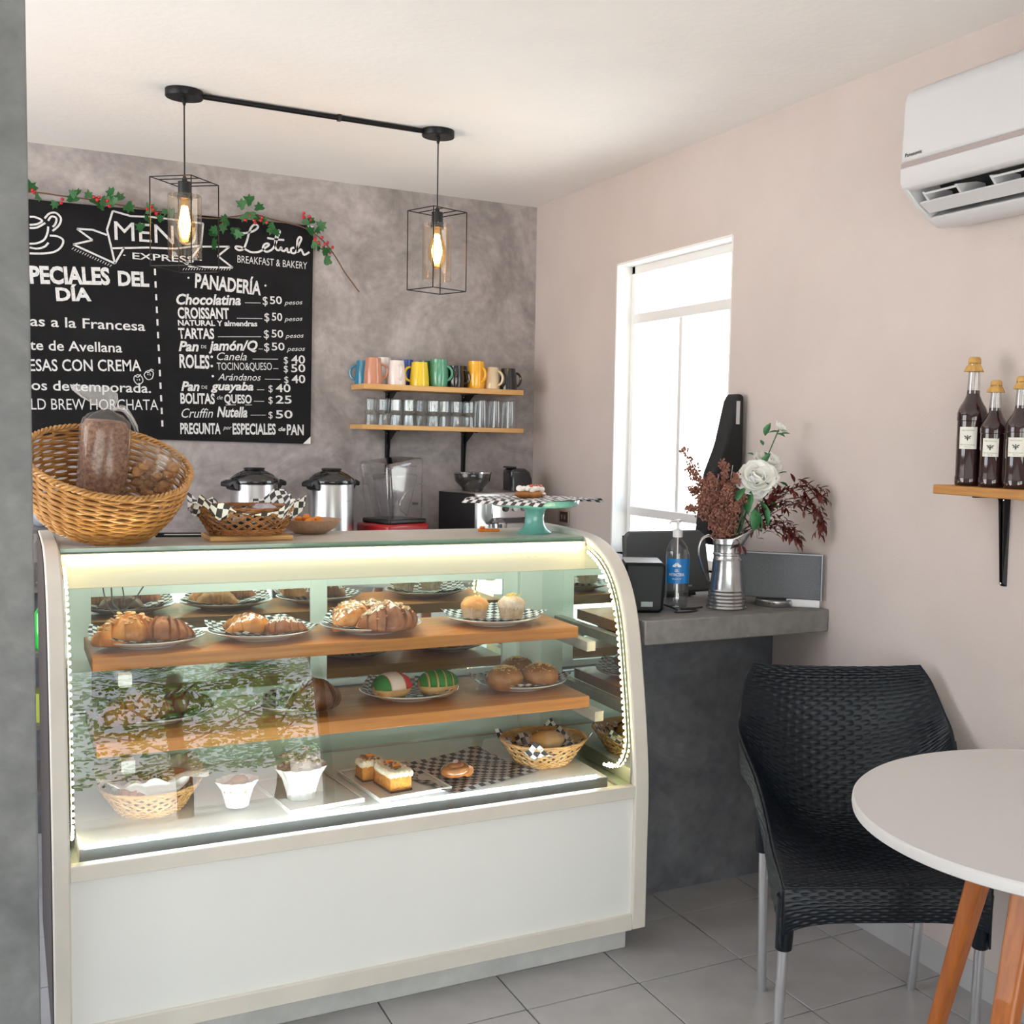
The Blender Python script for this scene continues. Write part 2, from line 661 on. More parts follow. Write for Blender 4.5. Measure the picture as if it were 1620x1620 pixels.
# mirrored inner side faces (Y-Z outline just inside the glass)
ins = [(a, b) for a, b in rim(0, 0, 0.022) if b > 0.50]
for x in (1.5495, 0.1195):
    poly = [(a - oy, b) for a, b in ins] + [(3.42 - oy, 1.155), (3.42 - oy, 0.47), (2.79 - oy, 0.47)]
    poly = [q for q in poly if q[0] <= 3.42 - oy + 1e-6]
    MB().prism(poly, x - ox - 0.0015, x - ox + 0.0015, ax=0).build('side_mirror', M_mirror, case, smooth=0)
# front frame and panel
fr_ = MB()
fr_.box(0.118 - ox, 1.552 - ox, 0.0, 0.03, 0.073, 0.119)
fr_.box(0.118 - ox, 1.552 - ox, 0.0, 0.03, 0.457, 0.493)
fr_.build('front_rail', M_cream, case, bevel=0.002)
MB().box(0.118 - ox, 1.552 - ox, 0.012, 0.028, 0.119, 0.457).build('front_panel', M_white, case)
MB().box(0.15 - ox, 1.56 - ox, 0.05, 0.72, 0.0, 0.073).build('plinth', P('plinth_paint', (0.66, 0.66, 0.64), 0.6, var=0.18, vs=9), case, bevel=0.003)
# curved glass
gp = [(a, b) for a, b in rim(0, 0, 0.012) if b > 0.488 and a < 3.16]
gm = MB()
gm.grid(lambda u, v: (0.119 - ox + u * 1.431, gp[min(int(round(v * (len(gp) - 1))), len(gp) - 1)][0] - oy, gp[min(int(round(v * (len(gp) - 1))), len(gp) - 1)][1]), 1, len(gp) - 1)
M_cglass = glass('case_glass', (0.93, 0.985, 0.965), 0.0, 1.9)
gm.build('front_glass', M_cglass, case, smooth=80)
MB().box(0.12 - ox, 1.55 - ox, 3.120 - oy, 3.132 - oy, 1.158, 1.170).build('glass_edge', P('green_glass_edge', (0.16, 0.27, 0.21), 0.15, coat=0.5), case)
# top board and inner valance
MB().box(0.118 - ox, 1.552 - ox, 3.13 - oy, 3.50 - oy, 1.150, 1.168).build('top_board', P('top_board_paint', (0.70, 0.66, 0.60), 0.3, var=0.1, vs=7), case, bevel=0.002)
M_val = P('cream_valance', (0.80, 0.76, 0.62), 0.4)
MB().box(0.12 - ox, 1.55 - ox, 3.10 - oy, 3.115 - oy, 1.072, 1.158).build('valance', M_val, case, bevel=0.002)
MB().box(0.12 - ox, 1.55 - ox, 3.115 - oy, 3.42 - oy, 1.145, 1.150).build('inner_top', P('valance_inside', (0.75, 0.77, 0.70), 0.5), case)
MB().tube([(0.15 - ox, 3.14 - oy, 1.130), (1.52 - ox, 3.14 - oy, 1.130)], 0.008, 10).build('fill_tube', P('cool_fill', (1, 1, 1), 0.5, emit=(0.88, 1.0, 0.95), es=11), case)  # added fill light, hidden behind the valance, brightens the case inside
# back of the case: mirrored sliding doors in mint frames
yb_ = 3.42 - oy
bk = MB()
bk.box(0.12 - ox, 1.55 - ox, yb_, yb_ + 0.09, 0.073, 0.51)
bk.build('back_panel', M_cream, case)


def door(x0, x1, dy, tilt):
    d = MB()
    z0_, z1_ = 0.70, 1.052
    w = 0.05
    d.box(x0 - ox, x0 - ox + w, yb_ - 0.006 + dy, yb_ + 0.012 + dy, z0_, z1_)
    d.box(x1 - ox - w, x1 - ox, yb_ - 0.006 + dy, yb_ + 0.012 + dy, z0_, z1_)
    d.box(x0 - ox + w, x1 - ox - w, yb_ - 0.006 + dy, yb_ + 0.012 + dy, z1_ - 0.045, z1_)
    d.box(x0 - ox + w, x1 - ox - w, yb_ - 0.006 + dy, yb_ + 0.012 + dy, z0_, z0_ + 0.02)
    o = d.build('sliding_door', M_mint, case, bevel=0.001)
    MB().box(x0 - ox + w, x1 - ox - w, yb_ + dy, yb_ + 0.004 + dy, z0_ + 0.02, z1_ - 0.045).build('mirror_pane', M_mirror, o, smooth=0)


door(0.155, 0.845, 0.0, 0)
door(0.80, 1.47, 0.020, 0)
MB().box(0.12 - ox, 1.55 - ox, yb_ + 0.035, yb_ + 0.05, 1.03, 1.15).build('back_fascia', M_mint, case)
for xa, xb in ((0.12, 0.155), (1.47, 1.55)):
    MB().box(xa - ox, xb - ox, yb_ - 0.01, yb_ + 0.03, 0.51, 1.10).build('back_post', M_mint, case, bevel=0.002)
mb_ = MB()
mb_.box(0.12 - ox, 1.55 - ox, yb_ - 0.002, yb_ + 0.03, 0.51, 0.68)
mb_.build('back_board', P('mint_board', (0.62, 0.78, 0.70), 0.35), case)
rl = MB()
for z in (0.682, 0.692):
    rl.box(0.155 - ox, 1.47 - ox, yb_ - 0.016, yb_ + 0.03, z, z + 0.006)
rl.build('door_rail', M_dsteel, case)
# wooden shelves on steel arms
for (x0, x1, y0, y1, z, ya) in ((0.18, 1.474, 2.985, 3.30, 0.918, 2.93), (0.182, 1.480, 2.915, 3.30, 0.725, 2.87)):
    MB().box(x0 - ox, x1 - ox, y0 - oy, y1 - oy, z - 0.033, z).build('shelf', M_pine, case, bevel=0.002)
    for xx in (0.235, 1.475):
        MB().box(xx - ox, xx + 0.028 - ox, ya - oy, yb_ - 0.01, z - 0.065, z - 0.036).build('shelf_arm', P('worn_steel', (0.55, 0.52, 0.47), 0.45, 0.5, var=0.2, vs=20), case, bevel=0.001)
# deck
MB().box(0.12 - ox, 1.55 - ox, 0.03, yb_, 0.44, 0.462).build('deck_base', P('deck_base_paint', (0.60, 0.64, 0.55), 0.5), case)
MB().box(0.14 - ox, 1.50 - ox, 2.835 - oy, 3.40 - oy, 0.463, 0.507).build('deck_tray', P('white_deck', (0.82, 0.83, 0.83), 0.3), case, bevel=0.002)
MB().box(0.14 - ox, 1.50 - ox, 2.832 - oy, 2.835 - oy, 0.464, 0.505).build('deck_edge', M_dsteel, case)
# light strips
M_led_w = P('warm_led', (1, 0.85, 0.5), 0.5, emit=(1.0, 0.80, 0.42), es=26)
M_led_c = P('cool_led', (1, 1, 1), 0.5, emit=(0.93, 0.97, 1.0), es=38)
M_tape = P('led_tape', (0.85, 0.82, 0.70), 0.5)
M_tape2 = P('glow_tape', (1, 0.9, 0.6), 0.5, emit=(1.0, 0.86, 0.58), es=26)
MB().box(0.13 - ox, 1.535 - ox, 3.090 - oy, 3.0995 - oy, 1.146, 1.154).build('top_tape', M_tape2, case)
inn = rim(0, 0, 0.034)
path = [(a, b) for a, b in inn if b > 0.60 and a < 3.10]
path = [(2.93, 0.512), (2.885, 0.517), (2.852, 0.530), (2.826, 0.556), (2.812, 0.585)] + path


def resample(p, d):
    p = [Vector((a, b, 0)) for a, b in p]
    out = [p[0]]
    acc = 0
    for a, b in zip(p, p[1:]):
        l = (b - a).length
        t = d - acc
        while t <= l:
            out.append(a + (b - a) * t / l)
            t += d
        acc = l - (t - d)
    return out


led = None
for xx in (1.540, 0.127):
    tp = MB().tube([(xx + (0.005 if xx > 1 else -0.005) - ox, a - oy, b) for a, b in path], 0.0028, 5).build('side_tape', M_tape, case)
    for q in resample(path, 0.0180):
        if led is None:
            led = MB().blob((0, 0, 0), (0.0032, 0.0048, 0.0048), 8, 6).build('diode', M_led_w, tp)
            o = led
        else:
            o = led.copy()
            C.objects.link(o)
            o.parent = tp
        o.location = (xx - ox, q.x - oy, q.y)
MB().tube([(0.15 - ox, 2.842 - oy, 0.511), (1.47 - ox, 2.842 - oy, 0.511)], 0.0035, 6).build('deck_tape', M_led_c, case)
# ================================================================== CEILING LAMPS
M_bulb = P('bulb_filament_glow', (1, 0.75, 0.35), 0.5, emit=(1.0, 0.60, 0.20), es=60)
M_bglass = glass('amber_bulb_glass', (1.0, 0.86, 0.55), 0.0, 1.0, 0.02)
M_sglass = glass('smoky_shade_glass', (0.96, 0.90, 0.82), 0.0, 1.2, 0.05)


def lamp(x, y, ang, lab, bright):
    t = thing('pendant_lamp', lab, 'pendant lamp', (x, y, ZC))
    MB().lathe([(0.0585, 0), (0.0585, -0.022), (0.0565, -0.025), (0.0, -0.025)], 40).build('ceiling_disc', M_blackm, t, bevel=0.001)
    MB().lathe([(0.006, -0.025), (0.006, -0.04), (0.0035, -0.048)], 12).build('cord_grip', M_blackm, t)
    MB().tube([(0, 0, -0.04), (0, 0, -0.285)], 0.0025, 8).build('cord', M_black, t)
    MB().lathe([(0.005, -0.275), (0.008, -0.285), (0.008, -0.292), (0.021, -0.293), (0.021, -0.335), (0.024, -0.338), (0.024, -0.348), (0.012, -0.349)], 24).build('socket', M_black, t)
    h = 0.0755
    c = MB()
    z0_, z1_ = -0.575, -0.290
    cs = [(h * sx_, h * sy_) for sx_, sy_ in ((1, 1), (-1, 1), (-1, -1), (1, -1))]
    R = Matrix.Rotation(ang, 3, 'Z')
    cs = [R @ Vector((a, b, 0)) for a, b in cs]
    for i in range(4):
        a, b = cs[i], cs[(i + 1) % 4]
        for z in (z0_, z1_):
            c.tube([a + Vector((0, 0, z)), b + Vector((0, 0, z))], 0.0019, 6)
        c.tube([a + Vector((0, 0, z0_)), a + Vector((0, 0, z1_))], 0.0019, 6)
    for s_ in (0.30, 0.70):
        c.tube([cs[0].lerp(cs[1], s_) + Vector((0, 0, z1_)), cs[3].lerp(cs[2], s_) + Vector((0, 0, z1_))], 0.0019, 6)
    c.build('cage', M_blackm, t)
    g = MB().lathe([(0.020, -0.336), (0.0515, -0.336), (0.0525, -0.34), (0.0525, -0.538), (0.050, -0.540)], 40)
    g.f = g.f[:-2]
    g.build('glass_shade', M_sglass, t, smooth=50)
    bl = MB().lathe([(0.013, -0.345), (0.014, -0.365), (0.022, -0.39), (0.031, -0.42), (0.033, -0.44), (0.029, -0.465), (0.018, -0.487), (0.001, -0.496)], 24).build('bulb', M_bglass, t)
    fl = MB()
    for k in range(6):
        a = 2 * pi * k / 6
        fl.tube([(0.006 * cos(a), 0.006 * sin(a), -0.372), (0.017 * cos(a + .3), 0.017 * sin(a + .3), -0.43), (0.006 * cos(a + .6), 0.006 * sin(a + .6), -0.475)], 0.0036, 6)
    fl.build('filament', M_bulb, bl)
    return t


lamp(0.537, 4.07, radians(48), 'black caged pendant lamp hanging in front of the chalkboard, the closer to the pillar', 1)
lamp(1.402, 4.07, radians(19), 'black caged pendant lamp hanging over the mug shelf, clear of the chalkboard', 1)
b = thing('ceiling_tube', 'black metal tube on the ceiling joining the two pendant lamp discs', 'cable tube', (0.537, 4.07, ZC))
MB().tube([(0.0595, 0, -0.011), (0.865 - 0.0595, 0, -0.011)], 0.0085, 12).build('tube', M_blackm, b)
cl = MB()
cl.box(0.50, 0.512, -0.011, 0.011, -0.021, 0.0)
cl.build('clip', M_black, b)

# ================================================================== CHALKBOARD
M_chalkb = P('chalkboard_black', (0.010, 0.010, 0.012), 0.7, spec=0.12, col2=(0.015, 0.015, 0.017), vs=5)
M_chalk = P('chalk_white', (0.78, 0.79, 0.80), 0.9, col2=(0.58, 0.59, 0.61), vs=90)
cb = thing('chalkboard', 'large black chalkboard menu with white hand lettering on the grey wall', 'menu board', (0.0, 5.149, 0))
MB().prism([(-0.34, 1.43), (1.196, 1.413), (1.206, 2.366), (-0.34, 2.342)], -0.010, 0.0, ax=1).build('panel', M_chalkb, cb)
for tri in (((1.196, 1.413), (1.1965, 1.447), (1.163, 1.4135)), ((1.206, 2.366), (1.2055, 2.335), (1.178, 2.3655))):
    MB().prism(tri, -0.0108, -0.0100, ax=1).build('corner_mount', M_paper, cb)
CHALK = [
    ('PECIALES', 0.106, 2.026, 0.394, 2.045, 0.0670, 3),
    ('DEL', 0.423, 2.044, 0.540, 2.049, 0.0580, 3),
    ('DÍA', 0.197, 1.965, 0.324, 1.974, 0.0510, 3),
    ('as a la Francesa', 0.104, 1.859, 0.523, 1.866, 0.0410, 1),
    ('te de Avellana', 0.102, 1.765, 0.435, 1.773, 0.0410, 1),
    ('ESAS CON CREMA', 0.099, 1.682, 0.507, 1.701, 0.0480, 1),
    ('os de temporada.', 0.105, 1.608, 0.543, 1.613, 0.0410, 1),
    ('LD BREW HORCHATA', 0.103, 1.530, 0.571, 1.543, 0.0460, 0),
    ('MENÚ', 0.411, 2.224, 0.721, 2.232, 0.0790, 0),
    ('· EXPRESS ·', 0.442, 2.153, 0.745, 2.161, 0.0270, 1),
    ('BREAKFAST & BAKERY', 0.887, 2.178, 1.179, 2.176, 0.0320, 0),
    ('PANADERÍA', 0.716, 2.060, 0.983, 2.049, 0.0590, 2),
    ('•', 0.687, 2.086, 0.699, 2.086, 0.0150, 1),
    ('•', 0.998, 2.079, 1.011, 2.079, 0.0160, 1),
    ('Chocolatina', 0.644, 1.984, 0.902, 2.001, 0.0440, 4),
    ('CROISSANT', 0.649, 1.927, 0.854, 1.939, 0.0460, 2),
    ('NATURAL Y almendras', 0.649, 1.897, 0.969, 1.915, 0.0230, 2),
    ('TARTAS', 0.651, 1.844, 0.793, 1.851, 0.0440, 2),
    ('Pan', 0.651, 1.792, 0.731, 1.795, 0.0420, 4),
    ('DE', 0.740, 1.808, 0.761, 1.809, 0.0140, 0),
    ('jamón/Q', 0.769, 1.801, 0.971, 1.813, 0.0420, 4),
    ('ROLES', 0.654, 1.724, 0.773, 1.725, 0.0560, 2),
    ('•', 0.777, 1.761, 0.792, 1.762, 0.0160, 1),
    ('Canela', 0.803, 1.762, 0.925, 1.767, 0.0340, 5),
    ('•', 0.777, 1.722, 0.792, 1.723, 0.0160, 1),
    ('TOCINO&QUESO', 0.803, 1.720, 1.030, 1.731, 0.0330, 0),
    ('•', 0.781, 1.680, 0.796, 1.680, 0.0160, 1),
    ('Arándanos', 0.807, 1.677, 0.984, 1.683, 0.0300, 5),
    ('Pan', 0.660, 1.627, 0.733, 1.629, 0.0400, 4),
    ('DE', 0.741, 1.638, 0.764, 1.639, 0.0140, 0),
    ('guayaba', 0.778, 1.635, 0.953, 1.640, 0.0360, 4),
    ('BOLITAS', 0.657, 1.574, 0.794, 1.577, 0.0440, 2),
    ('de', 0.802, 1.596, 0.826, 1.597, 0.0180, 5),
    ('QUESO', 0.832, 1.582, 0.945, 1.584, 0.0370, 2),
    ('Cruffin', 0.661, 1.514, 0.787, 1.518, 0.0410, 5),
    ('Nutella', 0.802, 1.522, 0.927, 1.524, 0.0450, 4),
    ('PREGUNTA', 0.656, 1.447, 0.817, 1.450, 0.0460, 2),
    ('por', 0.827, 1.469, 0.862, 1.469, 0.0180, 5),
    ('ESPECIALES', 0.866, 1.450, 1.046, 1.453, 0.0470, 2),
    ('de', 1.057, 1.468, 1.087, 1.468, 0.0180, 4),
    ('PAN', 1.093, 1.453, 1.166, 1.453, 0.0460, 2),
    ('$', 0.991, 2.008, 1.012, 2.010, 0.0380, 0),
    ('50', 1.022, 2.014, 1.073, 2.018, 0.0340, 1),
    ('pesos', 1.082, 2.015, 1.161, 2.023, 0.0200, 5),
    ('$', 0.998, 1.939, 1.019, 1.940, 0.0370, 0),
    ('50', 1.029, 1.944, 1.073, 1.947, 0.0350, 1),
    ('pesos', 1.082, 1.944, 1.161, 1.952, 0.0200, 5),
    ('$', 0.996, 1.866, 1.017, 1.868, 0.0380, 0),
    ('50', 1.028, 1.872, 1.077, 1.875, 0.0340, 1),
    ('pesos', 1.086, 1.872, 1.166, 1.879, 0.0200, 5),
    ('$', 0.997, 1.811, 1.019, 1.812, 0.0370, 0),
    ('50', 1.029, 1.816, 1.084, 1.819, 0.0340, 1),
    ('pesos', 1.093, 1.816, 1.172, 1.822, 0.0200, 5),
    ('$', 1.080, 1.762, 1.098, 1.762, 0.0310, 0),
    ('40', 1.112, 1.763, 1.172, 1.766, 0.0370, 1),
    ('$', 1.080, 1.724, 1.098, 1.725, 0.0310, 0),
    ('50', 1.112, 1.726, 1.173, 1.729, 0.0360, 1),
    ('$', 1.082, 1.677, 1.100, 1.678, 0.0310, 0),
    ('40', 1.114, 1.678, 1.173, 1.681, 0.0370, 1),
    ('$', 1.015, 1.636, 1.033, 1.636, 0.0310, 0),
    ('40', 1.046, 1.637, 1.109, 1.639, 0.0360, 1),
    ('$', 1.015, 1.586, 1.033, 1.586, 0.0310, 0),
    ('25', 1.046, 1.587, 1.114, 1.589, 0.0360, 1),
    ('$', 1.015, 1.522, 1.033, 1.522, 0.0310, 0),
    ('50', 1.046, 1.523, 1.118, 1.525, 0.0360, 1),
]
STROKES = {
    'banner': [[(0.405, 2.338), (0.471, 2.325), (0.550, 2.330), (0.655, 2.329), (0.750, 2.326), (0.741, 2.234), (0.638, 2.211), (0.533, 2.205), (0.399, 2.189), (0.383, 2.261), (0.405, 2.338)], [(0.383, 2.240), (0.331, 2.255), (0.274, 2.253), (0.330, 2.214), (0.260, 2.190), (0.411, 2.129), (0.446, 2.196)], [(0.411, 2.129), (0.399, 2.189)], [(0.746, 2.230), (0.855, 2.241), (0.808, 2.197), (0.868, 2.154), (0.695, 2.143), (0.667, 2.166)], [(0.741, 2.234), (0.687, 2.155), (0.667, 2.166)]],
    'hatch': [[(0.262, 2.178), (0.255, 2.170)], [(0.271, 2.174), (0.264, 2.166)], [(0.280, 2.170), (0.273, 2.162)], [(0.289, 2.167), (0.282, 2.159)], [(0.298, 2.163), (0.292, 2.155)], [(0.307, 2.160), (0.301, 2.152)], [(0.316, 2.156), (0.310, 2.148)], [(0.325, 2.152), (0.319, 2.144)], [(0.334, 2.149), (0.328, 2.141)], [(0.343, 2.145), (0.337, 2.137)], [(0.353, 2.142), (0.346, 2.133)], [(0.362, 2.138), (0.356, 2.130)], [(0.371, 2.134), (0.365, 2.126)], [(0.380, 2.131), (0.374, 2.122)], [(0.390, 2.127), (0.383, 2.119)], [(0.399, 2.123), (0.392, 2.115)], [(0.675, 2.135), (0.669, 2.126)], [(0.685, 2.136), (0.680, 2.127)], [(0.696, 2.137), (0.690, 2.128)], [(0.707, 2.138), (0.701, 2.129)], [(0.718, 2.139), (0.712, 2.130)], [(0.729, 2.140), (0.723, 2.131)], [(0.739, 2.141), (0.733, 2.132)], [(0.750, 2.142), (0.744, 2.133)], [(0.761, 2.143), (0.755, 2.134)], [(0.772, 2.144), (0.766, 2.135)], [(0.783, 2.145), (0.777, 2.136)], [(0.794, 2.146), (0.788, 2.137)], [(0.805, 2.147), (0.799, 2.138)], [(0.816, 2.148), (0.810, 2.139)], [(0.827, 2.149), (0.821, 2.139)], [(0.838, 2.150), (0.832, 2.140)], [(0.849, 2.151), (0.843, 2.141)], [(0.860, 2.152), (0.854, 2.142)]],
    'cup': [[(0.108, 2.281), (0.128, 2.282), (0.151, 2.271), (0.133, 2.256), (0.107, 2.250)], [(0.107, 2.238), (0.133, 2.243), (0.162, 2.264)], [(0.172, 2.251), (0.169, 2.226), (0.157, 2.198), (0.132, 2.182), (0.106, 2.177)], [(0.160, 2.281), (0.176, 2.301), (0.199, 2.307), (0.217, 2.288), (0.210, 2.260), (0.187, 2.235)], [(0.172, 2.273), (0.184, 2.291), (0.201, 2.286), (0.198, 2.265), (0.188, 2.251)], [(0.106, 2.163), (0.132, 2.161), (0.158, 2.171), (0.172, 2.188)], [(0.177, 2.216), (0.204, 2.216), (0.224, 2.203), (0.216, 2.175), (0.191, 2.154), (0.152, 2.144), (0.106, 2.140)]],
    'script': [[(0.888, 2.314), (0.898, 2.304), (0.923, 2.305), (0.952, 2.316), (0.971, 2.333), (0.968, 2.343), (0.955, 2.343), (0.942, 2.327), (0.934, 2.303), (0.925, 2.269), (0.912, 2.238), (0.894, 2.230), (0.880, 2.237), (0.883, 2.245), (0.901, 2.244), (0.920, 2.236), (0.942, 2.227), (0.968, 2.229), (0.987, 2.238), (1.000, 2.249), (1.017, 2.264), (1.012, 2.270), (0.999, 2.265), (0.992, 2.251), (0.997, 2.239), (1.010, 2.235), (1.030, 2.247), (1.043, 2.268), (1.054, 2.302), (1.063, 2.323), (1.058, 2.330), (1.049, 2.315), (1.043, 2.281), (1.046, 2.252), (1.059, 2.246), (1.068, 2.259), (1.071, 2.247), (1.082, 2.245), (1.093, 2.258), (1.096, 2.243), (1.107, 2.242)], [(1.010, 2.293), (1.046, 2.291), (1.081, 2.292)], [(1.124, 2.264), (1.111, 2.258), (1.112, 2.241), (1.129, 2.243), (1.142, 2.275), (1.154, 2.303), (1.147, 2.312), (1.137, 2.294), (1.137, 2.257), (1.139, 2.247), (1.152, 2.259), (1.159, 2.249), (1.167, 2.237), (1.189, 2.251)]],
    'berries': [[(0.493, 1.686), (0.479, 1.675), (0.481, 1.657), (0.496, 1.645), (0.512, 1.659), (0.507, 1.678), (0.493, 1.686)], [(0.481, 1.682), (0.493, 1.675), (0.504, 1.687)], [(0.530, 1.703), (0.517, 1.687), (0.529, 1.668), (0.547, 1.673), (0.552, 1.697), (0.539, 1.705), (0.530, 1.703)], [(0.522, 1.701), (0.534, 1.696), (0.543, 1.710), (0.554, 1.706)], [(0.489, 1.666), (0.492, 1.663)], [(0.499, 1.669), (0.500, 1.662)], [(0.530, 1.690), (0.533, 1.686)], [(0.539, 1.693), (0.541, 1.684)]],
    'dash': [[(0.561, 2.122), (0.562, 2.096)], [(0.563, 2.071), (0.564, 2.045)], [(0.565, 2.019), (0.566, 1.994)], [(0.567, 1.968), (0.568, 1.942)], [(0.569, 1.917), (0.570, 1.891)], [(0.571, 1.865), (0.572, 1.839)], [(0.573, 1.813), (0.574, 1.787)], [(0.575, 1.761), (0.576, 1.735)], [(0.577, 1.709), (0.578, 1.683)], [(0.579, 1.657), (0.580, 1.631)], [(0.581, 1.605), (0.582, 1.579)], [(0.583, 1.553), (0.584, 1.527)], [(0.585, 1.501), (0.586, 1.475)]],
    'leader': [[(0.917, 2.011), (0.983, 2.015)], [(0.884, 1.943), (0.989, 1.949)], [(0.807, 1.860), (0.984, 1.871)], [(0.974, 1.818), (0.991, 1.819)], [(0.949, 1.774), (1.055, 1.779)], [(1.035, 1.737), (1.057, 1.738)], [(1.000, 1.690), (1.066, 1.692)], [(0.967, 1.643), (0.997, 1.644)], [(0.953, 1.593), (0.997, 1.594)], [(0.940, 1.533), (1.004, 1.535)], [(0.838, 1.573), (0.879, 1.575)], [(0.918, 1.576), (0.945, 1.577)]],
}
STY = {0: (0.0, 0.0), 1: (0.012, 0.0), 2: (0.030, 0.0), 3: (0.040, 0.0), 4: (0.030, 0.25), 5: (0.0, 0.32)}
for t_, xa, za, xb, zb, cap, st in CHALK:
    ang = atan2(zb - za, xb - xa) if abs(xb - xa) > 0.05 else 0.012
    text_mesh('lettering', t_, M_chalk, cb, w=(xb - xa) * (0.7 if t_ == '•' else 1), h=None if t_ == '•' else max(cap, 0.008), bold=STY[st][0], shear=STY[st][1], loc=(xa, -0.0112, za), rot=(pi / 2, -ang, 0), ext=0.0)
WID = {'banner': 0.0075, 'hatch': 0.0022, 'cup': 0.0075, 'script': 0.0085, 'berries': 0.0035, 'dash': 0.0075, 'leader': 0.0022}
NM = {'banner': 'banner_drawing', 'hatch': 'banner_hatching', 'cup': 'coffee_cup_drawing', 'script': 'script_lettering', 'berries': 'strawberry_drawing', 'dash': 'dashed_line', 'leader': 'price_line'}
for k_, ls_ in STROKES.items():
    m_ = MB()
    for l_ in ls_:
        if k_ == 'banner' or len(l_) == 2:
            for a_, b_ in zip(l_, l_[1:]):
                ribbon(m_, [a_, b_], WID[k_], -0.0112)
        else:
            ribbon(m_, l_, WID[k_], -0.0112)
    m_.build(NM[k_], M_chalk, cb, smooth=0)

# ================================================================== IVY GARLAND
M_ivy = P('ivy_green', (0.012, 0.075, 0.02), 0.5, col2=(0.03, 0.15, 0.04), vs=14, spec=0.25)
M_ivy2 = P('pale_ivy_green', (0.11, 0.26, 0.12), 0.5, col2=(0.03, 0.12, 0.04), vs=14, spec=0.25)
M_berry = P('red_berry', (0.55, 0.01, 0.02), 0.2, coat=0.5)
M_twig = P('twig_brown', (0.16, 0.09, 0.05), 0.8)
gl_ = thing('ivy_garland', 'artificial ivy garland with red berries draped over the chalkboard top', 'garland', (0, 5.12, 0))
vine = cr([(-0.3, 0, 2.37), (-0.1, 0.005, 2.36), (0.116, 0, 2.374), (0.219, 0.01, 2.374), (0.317, 0, 2.37), (0.409, 0.01, 2.364), (0.503, 0, 2.358), (0.582, 0.01, 2.35),
           (0.779, 0, 2.347), (0.864, 0.01, 2.365), (0.95, 0, 2.383), (1.037, 0.01, 2.371), (1.144, 0, 2.355), (1.205, 0, 2.329), (1.254, 0.0, 2.293),
           (1.296, 0, 2.242), (1.338, 0, 2.177), (1.369, 0.0, 2.138), (1.404, 0, 2.094)], 5)
MB().tube(vine, 0.0028, 6).build('vine', M_twig, gl_)
LEAF = [(0, 0), (-0.35, -0.05), (-0.62, 0.12), (-0.38, 0.38), (-0.55, 0.62), (-0.20, 0.62), (0, 1.0), (0.20, 0.62), (0.55, 0.62), (0.38, 0.38), (0.62, 0.12), (0.35, -0.05)]


def ivy_leaf(mat_):
    m = MB()
    vs = [(x, -0.12 * abs(x) + 0.06 * z, z) for x, z in LEAF] + [(0, 0.06, 0.42)]
    m.add(vs, [(i, (i + 1) % 12, 12) for i in range(12)])
    return m.build('leaf', mat_, gl_, smooth=0, solid=0.03)


lv = [ivy_leaf(M_ivy), ivy_leaf(M_ivy2)]
used_ = [False, False]
rnd = random.Random(5)
LS = [(0.115, 2.375), (0.14, 2.36), (0.20, 2.345), (0.25, 2.375), (0.28, 2.385), (0.26, 2.35), (0.315, 2.37), (0.335, 2.355), (0.36, 2.37), (0.355, 2.335), (0.405, 2.40), (0.43, 2.38), (0.45, 2.36), (0.41, 2.36),
      (0.55, 2.345), (0.57, 2.32), (0.53, 2.30), (0.515, 2.275), (0.60, 2.36), (0.63, 2.345), (0.82, 2.325), (0.80, 2.30), (0.785, 2.275), (0.78, 2.245), (0.84, 2.345), (0.87, 2.315), (0.89, 2.30),
      (0.91, 2.41), (0.94, 2.43), (0.97, 2.40), (0.93, 2.385), (0.96, 2.38), (1.0, 2.36), (1.03, 2.345), (1.035, 2.31), (1.015, 2.335), (0.90, 2.37), (1.16, 2.36), (1.19, 2.37), (1.175, 2.33), (1.205, 2.345), (1.22, 2.355),
      (1.215, 2.275), (1.235, 2.255), (1.255, 2.27), (1.245, 2.225), (1.265, 2.20), (1.195, 2.285), (-0.1, 2.36), (-0.2, 2.35), (0.0, 2.365), (0.05, 2.36)]
for i, (x, z) in enumerate(LS):
    k = 1 if rnd.random() < 0.3 else 0
    o = lv[k]
    if used_[k]:
        o = lv[k].copy()
        C.objects.link(o)
    used_[k] = True
    o.location = (x, -rnd.uniform(0.0, 0.035), z)
    o.rotation_euler = (rnd.uniform(-0.5, 0.5), rnd.uniform(0, 2 * pi), rnd.uniform(-0.6, 0.6))
    s_ = rnd.uniform(0.030, 0.046)
    o.scale = (s_, s_, s_)
br = None
for (x, z, n_) in ((0.11, 2.375, 3), (0.21, 2.345, 2), (0.335, 2.375, 4), (0.37, 2.36, 3), (0.535, 2.36, 3), (0.56, 2.35, 2), (0.83, 2.34, 1), (0.925, 2.355, 4), (0.96, 2.35, 3), (0.99, 2.36, 2), (1.165, 2.40, 4), (1.175, 2.375, 2), (1.215, 2.30, 4), (1.245, 2.28, 3), (1.275, 2.265, 2)):
    for q in range(n_):
        if br is None:
            br = MB().blob((0, 0, 0), (0.0068, 0.0068, 0.0068), 10, 7).build('berry', M_berry, gl_)
            o = br
        else:
            o = br.copy()
            C.objects.link(o)
        o.location = (x + rnd.uniform(-0.018, 0.018), -rnd.uniform(0.01, 0.04), z + rnd.uniform(-0.014, 0.018))

# ================================================================== WALL SHELVES, MUGS, GLASSES


